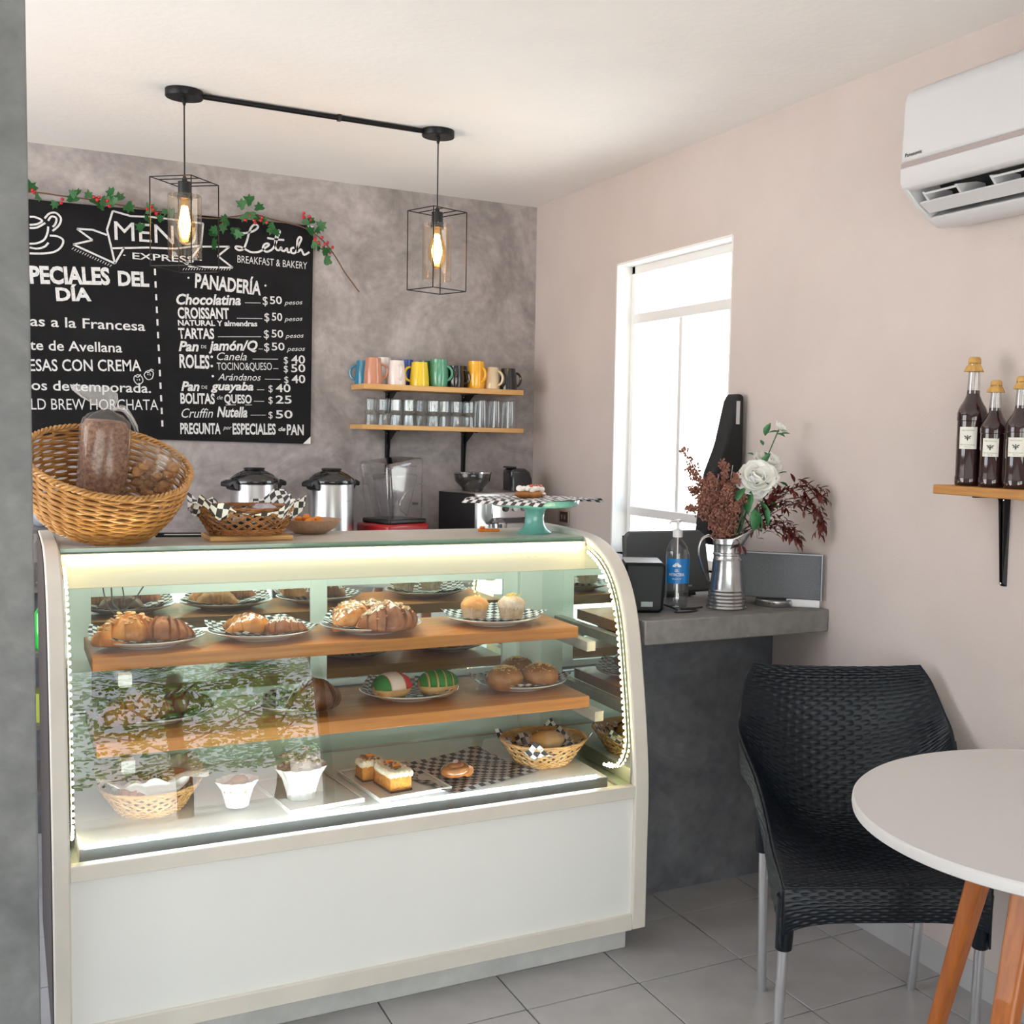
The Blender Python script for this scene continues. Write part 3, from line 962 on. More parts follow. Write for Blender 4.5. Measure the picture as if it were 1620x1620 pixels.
def bracket(par, x, ztop, drop, depth, wk=0.8):
    """tapered folded-steel bracket: two flanges and a web, with bolt heads; built facing -y, wall at y=0"""
    m = MB()
    for s_ in (-1, 1):
        m.add([(x + s_ * 0.011, 0.0, ztop), (x + s_ * 0.011, 0.0, ztop - drop), (x + s_ * 0.004, 0.0, ztop - drop), (x + s_ * 0.004, 0.0, ztop),
               (x + s_ * 0.011, -0.022, ztop), (x + s_ * 0.005, -0.010, ztop - drop + 0.01), (x + s_ * 0.003, -0.010, ztop - drop + 0.01), (x + s_ * 0.004, -0.022, ztop)],
              [(0, 1, 2, 3), (4, 7, 6, 5), (0, 4, 5, 1), (1, 5, 6, 2), (2, 6, 7, 3), (3, 7, 4, 0)])
    m.add([(x - 0.010, -0.001, ztop), (x + 0.010, -0.001, ztop), (x + 0.005, -0.001, ztop - drop), (x - 0.005, -0.001, ztop - drop),
           (x - 0.010, -0.004, ztop), (x + 0.010, -0.004, ztop), (x + 0.005, -0.004, ztop - drop), (x - 0.005, -0.004, ztop - drop)],
          [(0, 3, 2, 1), (4, 5, 6, 7), (0, 1, 5, 4), (1, 2, 6, 5), (2, 3, 7, 6), (3, 0, 4, 7)])
    m.add([(x - 0.018, -0.001, ztop), (x + 0.018, -0.001, ztop), (x + 0.006, -depth, ztop), (x - 0.006, -depth, ztop),
           (x - 0.018, -0.001, ztop - 0.004), (x + 0.018, -0.001, ztop - 0.004), (x + 0.006, -depth, ztop - 0.004), (x - 0.006, -depth, ztop - 0.004)],
          [(0, 3, 2, 1), (4, 5, 6, 7), (0, 1, 5, 4), (1, 2, 6, 5), (2, 3, 7, 6), (3, 0, 4, 7)])
    m.add([(x - 0.001, 0, ztop - 0.07), (x + 0.001, 0, ztop - 0.07), (x + 0.001, -0.004, ztop - 0.004), (x - 0.001, -0.004, ztop - 0.004),
           (x - 0.001, -depth * wk, ztop - 0.004), (x + 0.001, -depth * wk, ztop - 0.004)], [(0, 3, 4), (1, 5, 2), (0, 4, 5, 1), (3, 2, 5, 4), (0, 1, 2, 3)])
    o = m.build('bracket', M_blackm, par, smooth=0)
    for (bx, bz) in ((-0.0075, -0.014), (0.0075, -0.010), (0, -drop + 0.008)):
        MB().blob((x + bx, -0.023 if bx else -0.012, ztop + bz), (0.003, 0.002, 0.003), 8, 6).build('bolt', M_chrome, o)
    return o


sh1 = thing('wall_shelf', 'upper pine wall shelf on the grey wall, holding colourful mugs', 'shelf', (1.378, 5.149, 1.683), group=None)
MB().box(0, 0.752, -0.209, 0, -0.024, 0).build('board', M_pine_l, sh1, bevel=0.002)
bracket(sh1, 0.168, -0.0245, 0.10, 0.17)
bracket(sh1, 0.536, -0.0245, 0.10, 0.17)
sh2 = thing('wall_shelf', 'lower pine wall shelf on black brackets, holding upside-down glasses', 'shelf', (1.378, 5.149, 1.505))
MB().box(-0.005, 0.755, -0.209, 0, -0.021, 0).build('board', M_pine_l, sh2, bevel=0.002)
bracket(sh2, 0.168, -0.0215, 0.195, 0.17)
bracket(sh2, 0.536, -0.0215, 0.195, 0.17)


def mug(col, name, lab, x, y, r, h, hang, var='plain', fade=None):
    m_ = P('glaze_' + name, col, 0.18, coat=0.6)
    t = thing('mug', lab, 'mug', (x, y, 1.6832), group='mugs on the upper wall shelf')
    wob = None
    if var == 'knit':
        wob = lambda a, z: 0.022 * abs(sin(12 * a + (pi / 2 if int(z / 0.006) % 2 else 0)))
    prof_ = []
    n = 22 if var == 'knit' else 10
    for i in range(n + 1):
        s_ = i / n
        rr = r * (0.88 + 0.12 * sin(pi * min(1, s_ * 1.15))) if var != 'taper' else r * (1.0 - 0.20 * s_ ** 1.5)
        prof_.append((rr, h * s_))
    # open cup: outer, lip, inner
    pr_ = [(0.0, 0.001), (prof_[0][0] * 0.9, 0.0)] + prof_ + [(prof_[-1][0] - 0.003, h + 0.0008), (prof_[-1][0] - 0.005, h - 0.002), (prof_[2][0] - 0.006, 0.008), (0.0, 0.006)]
    n_ = 48 if var == 'knit' else 28
    MB().lathe(pr_, n_, wob=wob).build('cup', m_, t, smooth=60)
    ca, sa = cos(hang), sin(hang)
    hr = 0.027
    pth = []
    for i in range(13):
        a = -pi / 2 + pi * i / 12
        d = r * 0.90 + hr * 0.95 * cos(a)
        pth.append((ca * d, sa * d, h * 0.50 + hr * 1.15 * sin(a)))
    MB().tube(pth, 0.0052, 8, flat=1.1).build('handle', m_, t)
    return t


MG = [((0.55, 0.24, 0.15), 'terracotta', 'terracotta brown mug with its dark handle turned aside', 1.437, 5.005, 0.041, 0.115, -0.15, 'taper'),
      ((0.80, 0.74, 0.72), 'white', 'glossy white mug in the front row, beside the terracotta mug', 1.540, 4.995, 0.040, 0.108, -1.5, 'taper'),
      ((0.87, 0.62, 0.03), 'yellow', 'bright yellow plain mug in the front row', 1.645, 4.995, 0.044, 0.106, 2.9, 'taper'),
      ((0.10, 0.34, 0.22), 'green', 'sea green knit-textured mug in the front row', 1.738, 5.0, 0.043, 0.124, -0.75, 'knit'),
      ((0.010, 0.010, 0.012), 'black', 'glossy black mug between the green and orange knit mugs', 1.815, 4.99, 0.040, 0.098, -0.3, 'plain'),
      ((0.90, 0.45, 0.02), 'orange', 'orange-yellow knit-textured mug in the front row', 1.915, 4.995, 0.042, 0.124, -1.2, 'knit'),
      ((0.72, 0.60, 0.40), 'cream', 'small cream mug beside the orange knit mug', 1.993, 4.99, 0.036, 0.100, -1.0, 'taper'),
      ((0.010, 0.011, 0.012), 'black', 'glossy black mug at the corner end of the shelf', 2.070, 4.985, 0.042, 0.098, 0.0, 'taper'),
      ((0.02, 0.20, 0.33), 'petrol', 'petrol blue mug behind the terracotta mug, at the board end of the shelf', 1.418, 5.095, 0.037, 0.105, 2.6, 'taper'),
      ((0.74, 0.73, 0.72), 'white2', 'white mug in the back row behind the terracotta mug', 1.515, 5.10, 0.038, 0.125, 2.0, 'taper'),
      ((0.02, 0.08, 0.42), 'royal', 'royal blue mug in the back row behind the white one', 1.615, 5.10, 0.038, 0.120, 2.0, 'plain'),
      ((0.05, 0.16, 0.06), 'bottle', 'dark green mug in the back row, hidden by the knit one', 1.708, 5.095, 0.036, 0.120, 2.2, 'plain'),
      ((0.012, 0.012, 0.014), 'black', 'black mug in the back row left of the orange knit mug', 1.872, 5.095, 0.038, 0.105, 2.0, 'plain'),
      ((0.62, 0.66, 0.66), 'pale', 'pale grey mug in the back row behind the cream mug', 2.030, 5.09, 0.036, 0.098, 2.0, 'plain')]
for a in MG:
    mug(*a)
M_glassw = glass('drinking_glass', (0.95, 0.98, 0.99), 0.02, 2.2, 0.02)


def tumbler(kind):
    t = thing('drinking_glass', '', 'glass', (0, 0, 0), group='upside-down glasses on the lower wall shelf')
    if kind == 'band':
        pr_ = [(0.0255, 0), (0.0215, 0.045), (0.0245, 0.050), (0.0265, 0.056), (0.0245, 0.062), (0.0215, 0.066), (0.0235, 0.113), (0.021, 0.118), (0.002, 0.118)]
        w_ = lambda a, z: 0.035 * abs(sin(6 * a))
    else:
        pr_ = [(0.031, 0), (0.022, 0.123), (0.020, 0.126), (0.002, 0.126)]
        w_ = lambda a, z: 0.02 * abs(sin(4 * a))
    g = MB().lathe(pr_, 24, wob=w_)
    g.f = g.f[:-2]
    g.build('bowl', M_glassw, t, smooth=25)
    return t


ORD = ['first clear %s from the chalkboard end', 'second clear %s from the chalkboard end', 'third clear %s from the chalkboard end', 'fourth clear %s from the chalkboard end', 'middle clear %s', 'fourth clear %s from the slim glasses', 'third clear %s from the slim glasses', 'second clear %s from the slim glasses', 'clear %s next to the slim glasses']
gb, gs = tumbler('band'), tumbler('slim')
k1 = k2 = 0
for row, yy in ((0, 4.985), (1, 5.075)):
    for i in range(9):
        lab = '%s in the %s row of upside-down banded glasses' % (ORD[i] % 'banded glass', ('front', 'back')[row])
        x = 1.425 + 0.057 * i + 0.02 * row + rnd.uniform(-0.001, 0.001)
        if k1 == 0:
            o = gb
            o.location = (x, yy, 1.5055)
            o['label'] = lab
        else:
            o = dup(gb, (x, yy, 1.5055), rnd.uniform(0, 6), lab)
        k1 += 1
    for i in range(3):
        lab = '%s tall slim glass in the %s row beside the banded glasses' % (('first', 'middle', 'last')[i], ('front', 'back')[row])
        x = 1.945 + 0.069 * i + 0.01 * row
        if k2 == 0:
            o = gs
            o.location = (x, yy, 1.5055)
            o['label'] = lab
        else:
            o = dup(gs, (x, yy, 1.5055), rnd.uniform(0, 6), lab)
        k2 += 1
# ================================================================== BACK COUNTER AND APPLIANCES
bc = thing('back_counter', 'low kitchen counter along the grey back wall behind the display case', 'counter', (-0.9, 4.50, 0))
MB().box(0, 3.17, 0, 0.645, 0.88, 0.92).build('worktop', M_slab, bc, bevel=0.004)
MB().box(0.02, 3.15, 0.05, 0.645, 0.0, 0.88).build('cabinet_body', M_conc2, bc)


def cooker(x, y, rz, lab):
    t = thing('pressure_cooker', lab, 'pressure cooker', (x, y, 0.9205), rz, group='pressure cookers on the back counter')
    MB().lathe([(0.08, 0), (0.090, 0.01), (0.0915, 0.02), (0.0915, 0.332), (0.09, 0.335)], 48).build('body', M_steel, t)
    MB().lathe([(0.097, 0.333), (0.099, 0.340), (0.097, 0.350), (0.090, 0.358), (0.070, 0.374), (0.045, 0.386), (0.02, 0.391), (0.0, 0.392)], 48).build('lid', P('glossy_black', (0.012, 0.012, 0.013), 0.12, coat=1.0), t)
    MB().lathe([(0.0, 0.390), (0.040, 0.389), (0.042, 0.395), (0.036, 0.3975), (0.0, 0.398)], 32).build('lid_knob', M_black, t)
    for s_ in (-1, 1):
        h = MB()
        h.prism([(s_ * 0.088, 0.325), (s_ * 0.088, 0.350), (s_ * 0.118, 0.350), (s_ * 0.140, 0.341), (s_ * 0.141, 0.325), (s_ * 0.132, 0.322), (s_ * 0.120, 0.330), (s_ * 0.112, 0.312), (s_ * 0.092, 0.306)], -0.026, 0.026, ax=1)
        h.build('handle', M_black, t, bevel=0.004)
    text_mesh('mark', 'hometech', M_black, t, w=0.03, h=0.004, loc=(-0.015, -0.0925, 0.262))
    return t


cooker(0.892, 4.80, 0.45, 'steel pressure cooker with black lid, behind the open-weave basket')
cooker(1.204, 4.80, 0.52, 'steel pressure cooker with black lid, beside the blender')

M_clearp = glass('clear_plastic', (0.94, 0.94, 0.95), 0.05, 1.8, 0.05)
bl_ = thing('blender', 'covered blender with clear dome on a red base', 'blender', (1.475, 4.80, 0.9205), 0.38)
MB().box(-0.112, 0.112, -0.10, 0.12, 0, 0.165).build('base', P('red_enamel', (0.42, 0.015, 0.02), 0.3, coat=0.5), bl_, bevel=0.012)
MB().box(-0.062, 0.062, -0.1015, -0.1, 0.05, 0.14).build('control_panel', P('blue_grey_panel', (0.35, 0.42, 0.60), 0.4), bl_)
MB().box(-0.095, 0.105, -0.088, 0.10, 0.165, 0.185).build('collar', M_black, bl_, bevel=0.006)
e_ = MB()
vs_ = [(-0.085, -0.08, 0.185), (0.095, -0.08, 0.185), (0.095, 0.09, 0.185), (-0.085, 0.09, 0.185),
       (-0.120, -0.105, 0.415), (0.075, -0.105, 0.45), (0.11, 0.10, 0.45), (-0.120, 0.10, 0.43)]
e_.add(vs_, [(4, 5, 6, 7), (0, 1, 5, 4), (1, 2, 6, 5), (2, 3, 7, 6), (3, 0, 4, 7)])
e_.build('sound_cover', M_clearp, bl_, bevel=0.018, seg=3)
j_ = MB()
j_.add([(-0.04, -0.04, 0.186), (0.04, -0.04, 0.186), (0.04, 0.04, 0.186), (-0.04, 0.04, 0.186), (-0.075, -0.07, 0.375), (0.075, -0.07, 0.375), (0.075, 0.07, 0.375), (-0.075, 0.07, 0.375)],
       [(0, 1, 5, 4), (1, 2, 6, 5), (2, 3, 7, 6), (3, 0, 4, 7), (4, 5, 6, 7)])
j_.build('jar', M_clearp, bl_, bevel=0.01)
MB().tube(cr([(0.0, -0.085, 0.20), (-0.05, -0.095, 0.24), (-0.02, -0.10, 0.30), (0.05, -0.10, 0.335), (0.08, -0.10, 0.33)], 5), 0.0022, 6).build('jar_handle', M_clearp, bl_)
text_mesh('mark', 'waring', M_black, bl_, w=0.035, h=0.007, loc=(-0.005, -0.107, 0.408))

em = thing('espresso_machine', 'steel espresso machine with bean hopper, behind the cake stand', 'coffee machine', (1.90, 4.80, 0.9205), 0.25)
MB().box(-0.15, 0.15, -0.12, 0.16, 0, 0.30).build('body', M_steel, em, bevel=0.012)
MB().box(-0.152, -0.148, -0.118, 0.158, 0.0, 0.295).build('side_cover', M_black, em, bevel=0.001)
MB().prism([(-0.12, 0.285), (-0.165, 0.27), (-0.165, 0.19), (-0.12, 0.16)], -0.09, 0.15, ax=0).build('head', M_chrome, em, bevel=0.004)
MB().lathe([(0.032, 0.12), (0.034, 0.165), (0.03, 0.17)], 24, c=(-0.03, -0.135, 0)).build('group_head', M_chrome, em)
MB().tube([(-0.03, -0.14, 0.13), (-0.03, -0.24, 0.125)], 0.011, 10).build('portafilter_handle', M_black, em)
MB().lathe([(0.045, 0.301), (0.050, 0.315), (0.078, 0.345), (0.083, 0.378), (0.080, 0.384), (0.0, 0.389)], 36, c=(-0.06, 0.03, 0)).build('bean_hopper', P('smoky_hopper', (0.05, 0.045, 0.042), 0.15, 0.3, coat=0.6), em)
MB().lathe([(0.085, 0.379), (0.086, 0.386), (0.0, 0.388)], 36, c=(-0.06, 0.03, 0)).build('hopper_rim', M_chrome, em)
for i in range(3):
    MB().lathe([(0.014, 0), (0.014, 0.006), (0.012, 0.008)], 20, c=(0, 0, 0)).xf(Matrix.Translation((-0.02 + 0.05 * i, -0.166, 0.232)) @ Matrix.Rotation(pi / 2, 4, 'X')).build('dial', M_steel if i else M_black, em)
kt = thing('coffee_grinder', 'black cylindrical coffee grinder with sloping lid in the corner', 'grinder', (2.10, 4.93, 0.9205))
MB().prism([(-0.055, 0.0), (0.055, 0.0), (0.058, 0.35), (0.045, 0.385), (0.02, 0.400), (-0.055, 0.400)], -0.055, 0.055, ax=1).build('body', P('satin_black', (0.012, 0.013, 0.016), 0.22, coat=0.5), kt, bevel=0.02, seg=4)
MB().box(-0.056, -0.02, -0.04, 0.04, 0.400, 0.408).build('lid', M_black, kt, bevel=0.003)
ws_ = thing('wall_socket', 'brown framed wall socket on the pinkish wall above the case', 'socket', (XW, 4.778, 1.10))
MB().box(-0.006, 0, -0.06, 0.06, -0.035, 0.035).build('plate', P('beige_plastic', (0.45, 0.38, 0.33), 0.5), ws_, bevel=0.002)
MB().box(-0.009, -0.006, -0.045, 0.035, -0.022, 0.026).build('insert', P('brown_plastic', (0.08, 0.05, 0.04), 0.4), ws_, bevel=0.001)
for dy in (-0.02, 0.01):
    MB().box(-0.0095, -0.009, dy - 0.006, dy + 0.006, -0.008, 0.012).build('outlet', P('socket_grey', (0.35, 0.32, 0.30), 0.5), ws_)
ws2 = thing('switch_plate', 'small dark switch plate on the grey wall beside the espresso machine', 'switch', (1.68, 5.149, 1.145))
MB().box(-0.014, 0.014, -0.006, 0, -0.005, 0.006).build('plate', M_black, ws2, bevel=0.001)

# ================================================================== WOVEN BASKETS
M_wick = P('golden_wicker', (0.56, 0.30, 0.09), 0.45, col2=(0.36, 0.16, 0.035), vs=30, coat=0.25)
M_wick2 = P('brown_wicker', (0.42, 0.19, 0.06), 0.45, col2=(0.24, 0.09, 0.025), vs=30, coat=0.2)
M_wick3 = P('pale_wicker', (0.66, 0.42, 0.18), 0.5, col2=(0.48, 0.26, 0.09), vs=30)


def weave(par, r0, r1, h, rows, nst, rr, mat_, bulge=0.0, solid_rows=None):
    def R(z):
        s_ = z / h
        return r0 + (r1 - r0) * (s_ ** 0.8) + bulge * sin(pi * s_)
    st = MB()
    for i in range(nst):
        a = 2 * pi * i / nst
        st.tube([(R(h * k / 6) * cos(a), R(h * k / 6) * sin(a), h * k / 6) for k in range(7)], rr * 0.9, 5)
    o = st.build('stakes', mat_, par, kind='stuff')
    wv = MB()
    for j in range(rows):
        z = h * (j + 0.5) / rows
        if solid_rows and not solid_rows(j / rows):
            continue
        n = nst * 4
        pts = []
        for i in range(n):
            a = 2 * pi * i / n
            d = rr * 1.9 * sin(nst * a / 2 + pi * j)
            pts.append(((R(z) + d) * cos(a), (R(z) + d) * sin(a), z + 0.0015 * sin(3 * a + j)))
        wv.tube(pts, h / rows * 0.50, 6, closed=True, flat=1.0)
    wv.build('weave', mat_, par, kind='stuff')
    return R


def braid(par, r, z, rad, mat_, n=160, k=26, name='rim', strands=3):
    m = MB()
    for s_ in range(strands):
        pts = []
        for i in range(n):
            a = 2 * pi * i / n
            ph = k * a + 2 * pi * s_ / strands
            pts.append(((r + rad * 0.8 * cos(ph)) * cos(a), (r + rad * 0.8 * cos(ph)) * sin(a), z + rad * 0.8 * sin(ph)))
        m.tube(pts, rad * 0.62, 5, closed=True)
    return m.build(name, mat_, par)


bk1 = thing('wicker_basket', 'large round golden wicker basket tilted on top of the case beside the pillar', 'basket', (0.222, 3.33, 1.232))
bk1.rotation_euler = (radians(25), radians(8), 0)
weave(bk1, 0.142, 0.198, 0.164, 20, 30, 0.0026, M_wick, bulge=0.010)
braid(bk1, 0.200, 0.167, 0.0062, M_wick, n=260, k=30)
braid(bk1, 0.144, 0.002, 0.005, M_wick, n=180, k=24, name='foot_ring')
MB().lathe([(0.0, -0.001), (0.140, -0.001), (0.140, 0.004), (0.0, 0.004)], 36).build('bottom', M_wick2, bk1)
# bagged grain loaf


def film(name, milk=0.13, rough=0.14, k=0.9):
    m = glass(name, (0.98, 0.975, 0.97), rough, k, 0.01)
    n = m.node_tree
    out = [q for q in n.nodes if q.type == 'OUTPUT_MATERIAL'][0]
    mx0 = out.inputs[0].links[0].from_node
    df = n.nodes.new('ShaderNodeBsdfDiffuse')
    df.inputs[0].default_value = (0.9, 0.9, 0.9, 1)
    m2 = n.nodes.new('ShaderNodeMixShader')
    m2.inputs[0].default_value = milk
    n.links.new(mx0.outputs[0], m2.inputs[1])
    n.links.new(df.outputs[0], m2.inputs[2])
    n.links.new(m2.outputs[0], out.inputs[0])
    nz_ = n.nodes.new('ShaderNodeTexNoise')
    nz_.inputs['Scale'].default_value = 28
    bp = n.nodes.new('ShaderNodeBump')
    bp.inputs['Strength'].default_value = 0.10
    bp.inputs['Distance'].default_value = 0.01
    tc_ = n.nodes.new('ShaderNodeTexCoord')
    n.links.new(tc_.outputs['Object'], nz_.inputs['Vector'])
    n.links.new(nz_.outputs['Fac'], bp.inputs['Height'])
    for q in n.nodes:
        if q.type == 'BSDF_GLOSSY':
            n.links.new(bp.outputs[0], q.inputs['Normal'])
    return m


M_bran = P('bran_bread', (0.42, 0.22, 0.125), 0.9, col2=(0.15, 0.065, 0.035), vs=95, bump=1.0, bs=160)
M_bag = film('loaf_bag_film', 0.04)
M_bag2 = film('bag_top_film', 0.20, 0.25)
lf = thing('bagged_loaf', 'tall brown bran loaf in a knotted clear bag standing in the wicker basket', 'bread', (0.226, 3.31, 1.292))
lf.rotation_euler = (radians(6), radians(3), 0.1)


def sq(d, p=4.0):
    return (abs(d.x) ** p + abs(d.y) ** p) ** (-1 / p) * sqrt(d.x ** 2 + d.y ** 2) - 1


ml = MB()
ml.lathe([(0.0, 0.0), (0.050, 0.0), (0.055, 0.01), (0.056, 0.07), (0.055, 0.14), (0.053, 0.178), (0.046, 0.195), (0.0, 0.200)], 40, wob=lambda a, z: sq(Vector((cos(a), sin(a), 0)), 5.0) * 0.9 + 0.02 * nz((cos(a) * 3, sin(a) * 3, z * 30)))
ml.build('loaf', M_bran, lf, smooth=70)
bgm = MB()


def bagw(a, z):
    return (sq(Vector((cos(a), sin(a), 0)), 5.0) * max(0, 1 - max(0, z - 0.18) / 0.05) + 0.05 * nz((cos(a) * 5, sin(a) * 5, z * 25)) + 0.06 * sin(9 * a + z * 60) * max(0, min(1, (z - 0.17) / 0.05)))


bgm.lathe([(0.056, 0.004), (0.0590, 0.03), (0.0590, 0.12), (0.0580, 0.17), (0.055, 0.197), (0.041, 0.212), (0.018, 0.221), (0.010, 0.226)], 48, wob=bagw)
bgm.f = bgm.f[:-2]
bgm.build('plastic_bag', M_bag, lf, smooth=180)
bgm = MB()
k0 = 0
bgm.lathe([(0.010, 0.226), (0.022, 0.245), (0.036, 0.266), (0.044, 0.292), (0.038, 0.312)], 40, sq=(1.15, 0.45), wob=lambda a, z: 0.16 * sin(5 * a + z * 30) + 0.15 * nz((cos(a) * 3, sin(a) * 3, z * 20)))
bgm.f = bgm.f[:-2]
for i in range(k0, len(bgm.v)):
    v = Vector(bgm.v[i])
    q = v.z - 0.226
    bgm.v[i] = (v.x - q * 0.50, v.y, 0.226 + q * 0.66)
k0 = len(bgm.v)
bgm.grid(lambda u, v: (0.012 + 0.058 * v, 0.02 * (u - 0.5) * (1 - v) - 0.03 * v + 0.012 * sin(9 * u) - 0.02, 0.228 + 0.012 * sin(pi * v) - 0.05 * v * v + 0.03 * (u - 0.5) * v + 0.006 * sin(14 * u + 3 * v)), 10, 8)
bgm.build('bag_top', M_bag2, lf, smooth=180)
# bag of cookies
M_cook = P('cookie_pieces', (0.46, 0.25, 0.11), 0.85, col2=(0.33, 0.16, 0.07), vs=40, bump=0.4, bs=150)
ck = thing('cookie_bag', 'clear bag of brown cookie chunks leaning in the wicker basket', 'cookie bag', (0.338, 3.315, 1.292))
ck.rotation_euler = (radians(24), radians(18), -0.15)
rc = random.Random(3)
cm = MB()
for i in range(46):
    s_ = rc.uniform(0.010, 0.017)
    cm.blob((rc.uniform(-0.042, 0.042), rc.uniform(-0.022, 0.018), rc.uniform(0.0, 0.098)), (s_, s_ * 0.8, s_ * rc.uniform(0.6, 1)), 8, 6, fn=lambda d: 0.22 * nz(d * 2 + Vector((i, 0, 0))))
cm.build('cookies', M_cook, ck, kind='stuff')
cg = MB()
for sy in (-1, 1):
    cg.grid(lambda u, v: ((u - 0.5) * 0.112, sy * (0.004 + 0.036 * sin(pi * min(1, max(0, u))) * sin(pi * min(1, v * 0.9 + 0.1)) ** 0.6 * (1 - v ** 3)) + 0.002 * sin(30 * u + 20 * v), -0.02 + 0.17 * v), 16, 14)
cg.build('film', M_bag, ck, smooth=180)

# open-weave basket on its wooden board, with wrapped snacks
bd = thing('wooden_board', 'thin wooden board under the open-weave basket', 'board', (0.595, 3.30, 1.1683))
MB().box(-0.11, 0.11, -0.07, 0.09, 0, 0.014).build('board', M_pine_l, bd, bevel=0.003)


def lattice_basket(name, lab, loc, r0, r1, h, mat_, nst=22, rot=None, group=None):
    t = thing(name, lab, 'basket', loc, group=group)
    if rot:
        t.rotation_euler = rot

    def R(s_):
        return r0 + (r1 - r0) * s_ ** 0.85
    m = MB()
    for dr in (-1, 1):
        for i in range(nst):
            for off in (-0.035, 0.035):
                a0 = 2 * pi * i / nst + off
                pts = []
                for k in range(9):
                    s_ = k / 8
                    a = a0 + dr * s_ * 1.15
                    rr_ = R(s_) + 0.0022 * dr * (1 if k % 2 else -1)
                    pts.append((rr_ * cos(a), rr_ * sin(a), h * s_))
                m.tube(pts, 0.0019, 5)
    m.build('lattice', mat_, t, kind='stuff')
    w = MB()
    for j in range(4):
        z = h * (0.03 + 0.06 * j)
        rr_ = R(0.03 + 0.06 * j)
        w.tube([((rr_ + 0.003 * sin(nst * a_ + j * pi)) * cos(a_), (rr_ + 0.003 * sin(nst * a_ + j * pi)) * sin(a_), z) for a_ in [2 * pi * i / 120 for i in range(120)]], 0.0026, 5, closed=True)
    for j in range(3):
        s_ = 0.90 + 0.04 * j
        w.tube([((R(s_) + 0.002 * sin(14 * a_ + j * 2)) * cos(a_), (R(s_) + 0.002 * sin(14 * a_ + j * 2)) * sin(a_), h * s_) for a_ in [2 * pi * i / 120 for i in range(120)]], 0.0026, 5, closed=True)
    w.build('rim', mat_, t)
    MB().lathe([(0.0, 0.0), (r0, 0.0), (r0, 0.004), (0.0, 0.004)], 32).build('bottom', mat_, t)
    return t


def liner(par, r, z0_, rise, size=1.0, name='paper_liner', amp=0.012, seed=0, corners=0.25, nn=30):
    """crumpled checked sheet lying in a plate or basket; uv in metres"""
    m = MB()
    s_ = r * 2.0 * size

    def f(u, v):
        x, y = (u - 0.5) * s_, (v - 0.5) * s_
        d = sqrt(x * x + y * y) / r
        z = z0_ + rise * max(0, d - 0.45) ** 1.3 + amp * nz((x * 22 + seed, y * 22, seed)) * min(1, d)
        if d > 1:
            x, y = x * (1 - (1 - 1 / d) * corners), y * (1 - (1 - 1 / d) * corners)
        return (x, y, z)
    m.grid(f, nn, nn, uv=lambda u, v: (u * s_, v * s_))
    return m.build(name, checker(), par, smooth=180)


b2 = lattice_basket('woven_basket', 'brown open-weave basket lined with checked paper on a wooden board', (0.592, 3.305, 1.1826), 0.090, 0.140, 0.078, M_wick2)
lo = liner(b2, 0.135, 0.02, 0.088, 1.12, amp=0.03, seed=3)
wrp = thing('wrapped_snack', 'clear wrapped snack bags filling the open-weave basket', 'snack', (0.585, 3.29, 1.235))
w_ = MB()
for i in range(7):
    w_.blob((rc.uniform(-0.07, 0.07), rc.uniform(-0.05, 0.05), rc.uniform(-0.01, 0.02)), (0.035, 0.025, 0.016), 14, 10, fn=lambda d: 0.25 * nz(d * 3 + Vector((i * 3, 0, 0))))
w_.build('wrapper', P('shiny_film_white', (0.60, 0.58, 0.62), 0.18, 0.2, col2=(0.42, 0.38, 0.46), vs=60, bump=0.8, bs=70), wrp, kind='stuff')
# shallow brown bowl with orange snacks
bw = thing('snack_bowl', 'shallow speckled brown bowl behind the open-weave basket', 'bowl', (0.80, 3.44, 1.1683))
MB().lathe([(0.0, 0.0), (0.045, 0.0), (0.05, 0.003), (0.075, 0.018), (0.088, 0.038), (0.090, 0.042), (0.087, 0.043), (0.072, 0.022), (0.045, 0.008), (0.0, 0.007)], 40).build('bowl', P('speckled_brown', (0.42, 0.27, 0.18), 0.6, col2=(0.34, 0.20, 0.12), vs=120), bw)
mo = MB()
for i in range(12):
    mo.blob((rc.uniform(-0.045, 0.05), rc.uniform(-0.03, 0.03), rc.uniform(0.028, 0.05)), (0.012, 0.009, 0.007), 8, 6, fn=lambda d: 0.3 * nz(d * 2 + Vector((i, 2, 0))))
sn = thing('orange_crisps', 'orange crisps heaped in the shallow brown bowl', 'crisps', (0.80, 3.44, 1.1683))
mo.build('crisps', P('orange_crisp', (0.85, 0.30, 0.03), 0.6, col2=(0.70, 0.20, 0.02), vs=50), sn, kind='stuff')
tg = thing('metal_tongs', 'black folded tongs on the case top between the two baskets', 'tongs', (0.37, 3.42, 1.1683), -0.15)
MB().box(0, 0.12, -0.012, 0.012, 0.0, 0.004).box(0.02, 0.12, -0.010, 0.010, 0.008, 0.011).box(0.0, 0.022, -0.010, 0.010, 0.003, 0.011).build('arms', M_blackm, tg, bevel=0.001)
oc = thing('orange_clip', 'small orange plastic clip lying on the case top beside the cake stand', 'clip', (1.345, 3.38, 1.1683), -0.25)
MB().box(-0.034, 0.034, -0.008, 0.008, 0, 0.008).lathe([(0.007, 0.008), (0.010, 0.012), (0.007, 0.016)], 12, c=(-0.02, 0, 0)).build('clip_body', P('orange_plastic', (0.85, 0.22, 0.01), 0.35), oc, bevel=0.002)

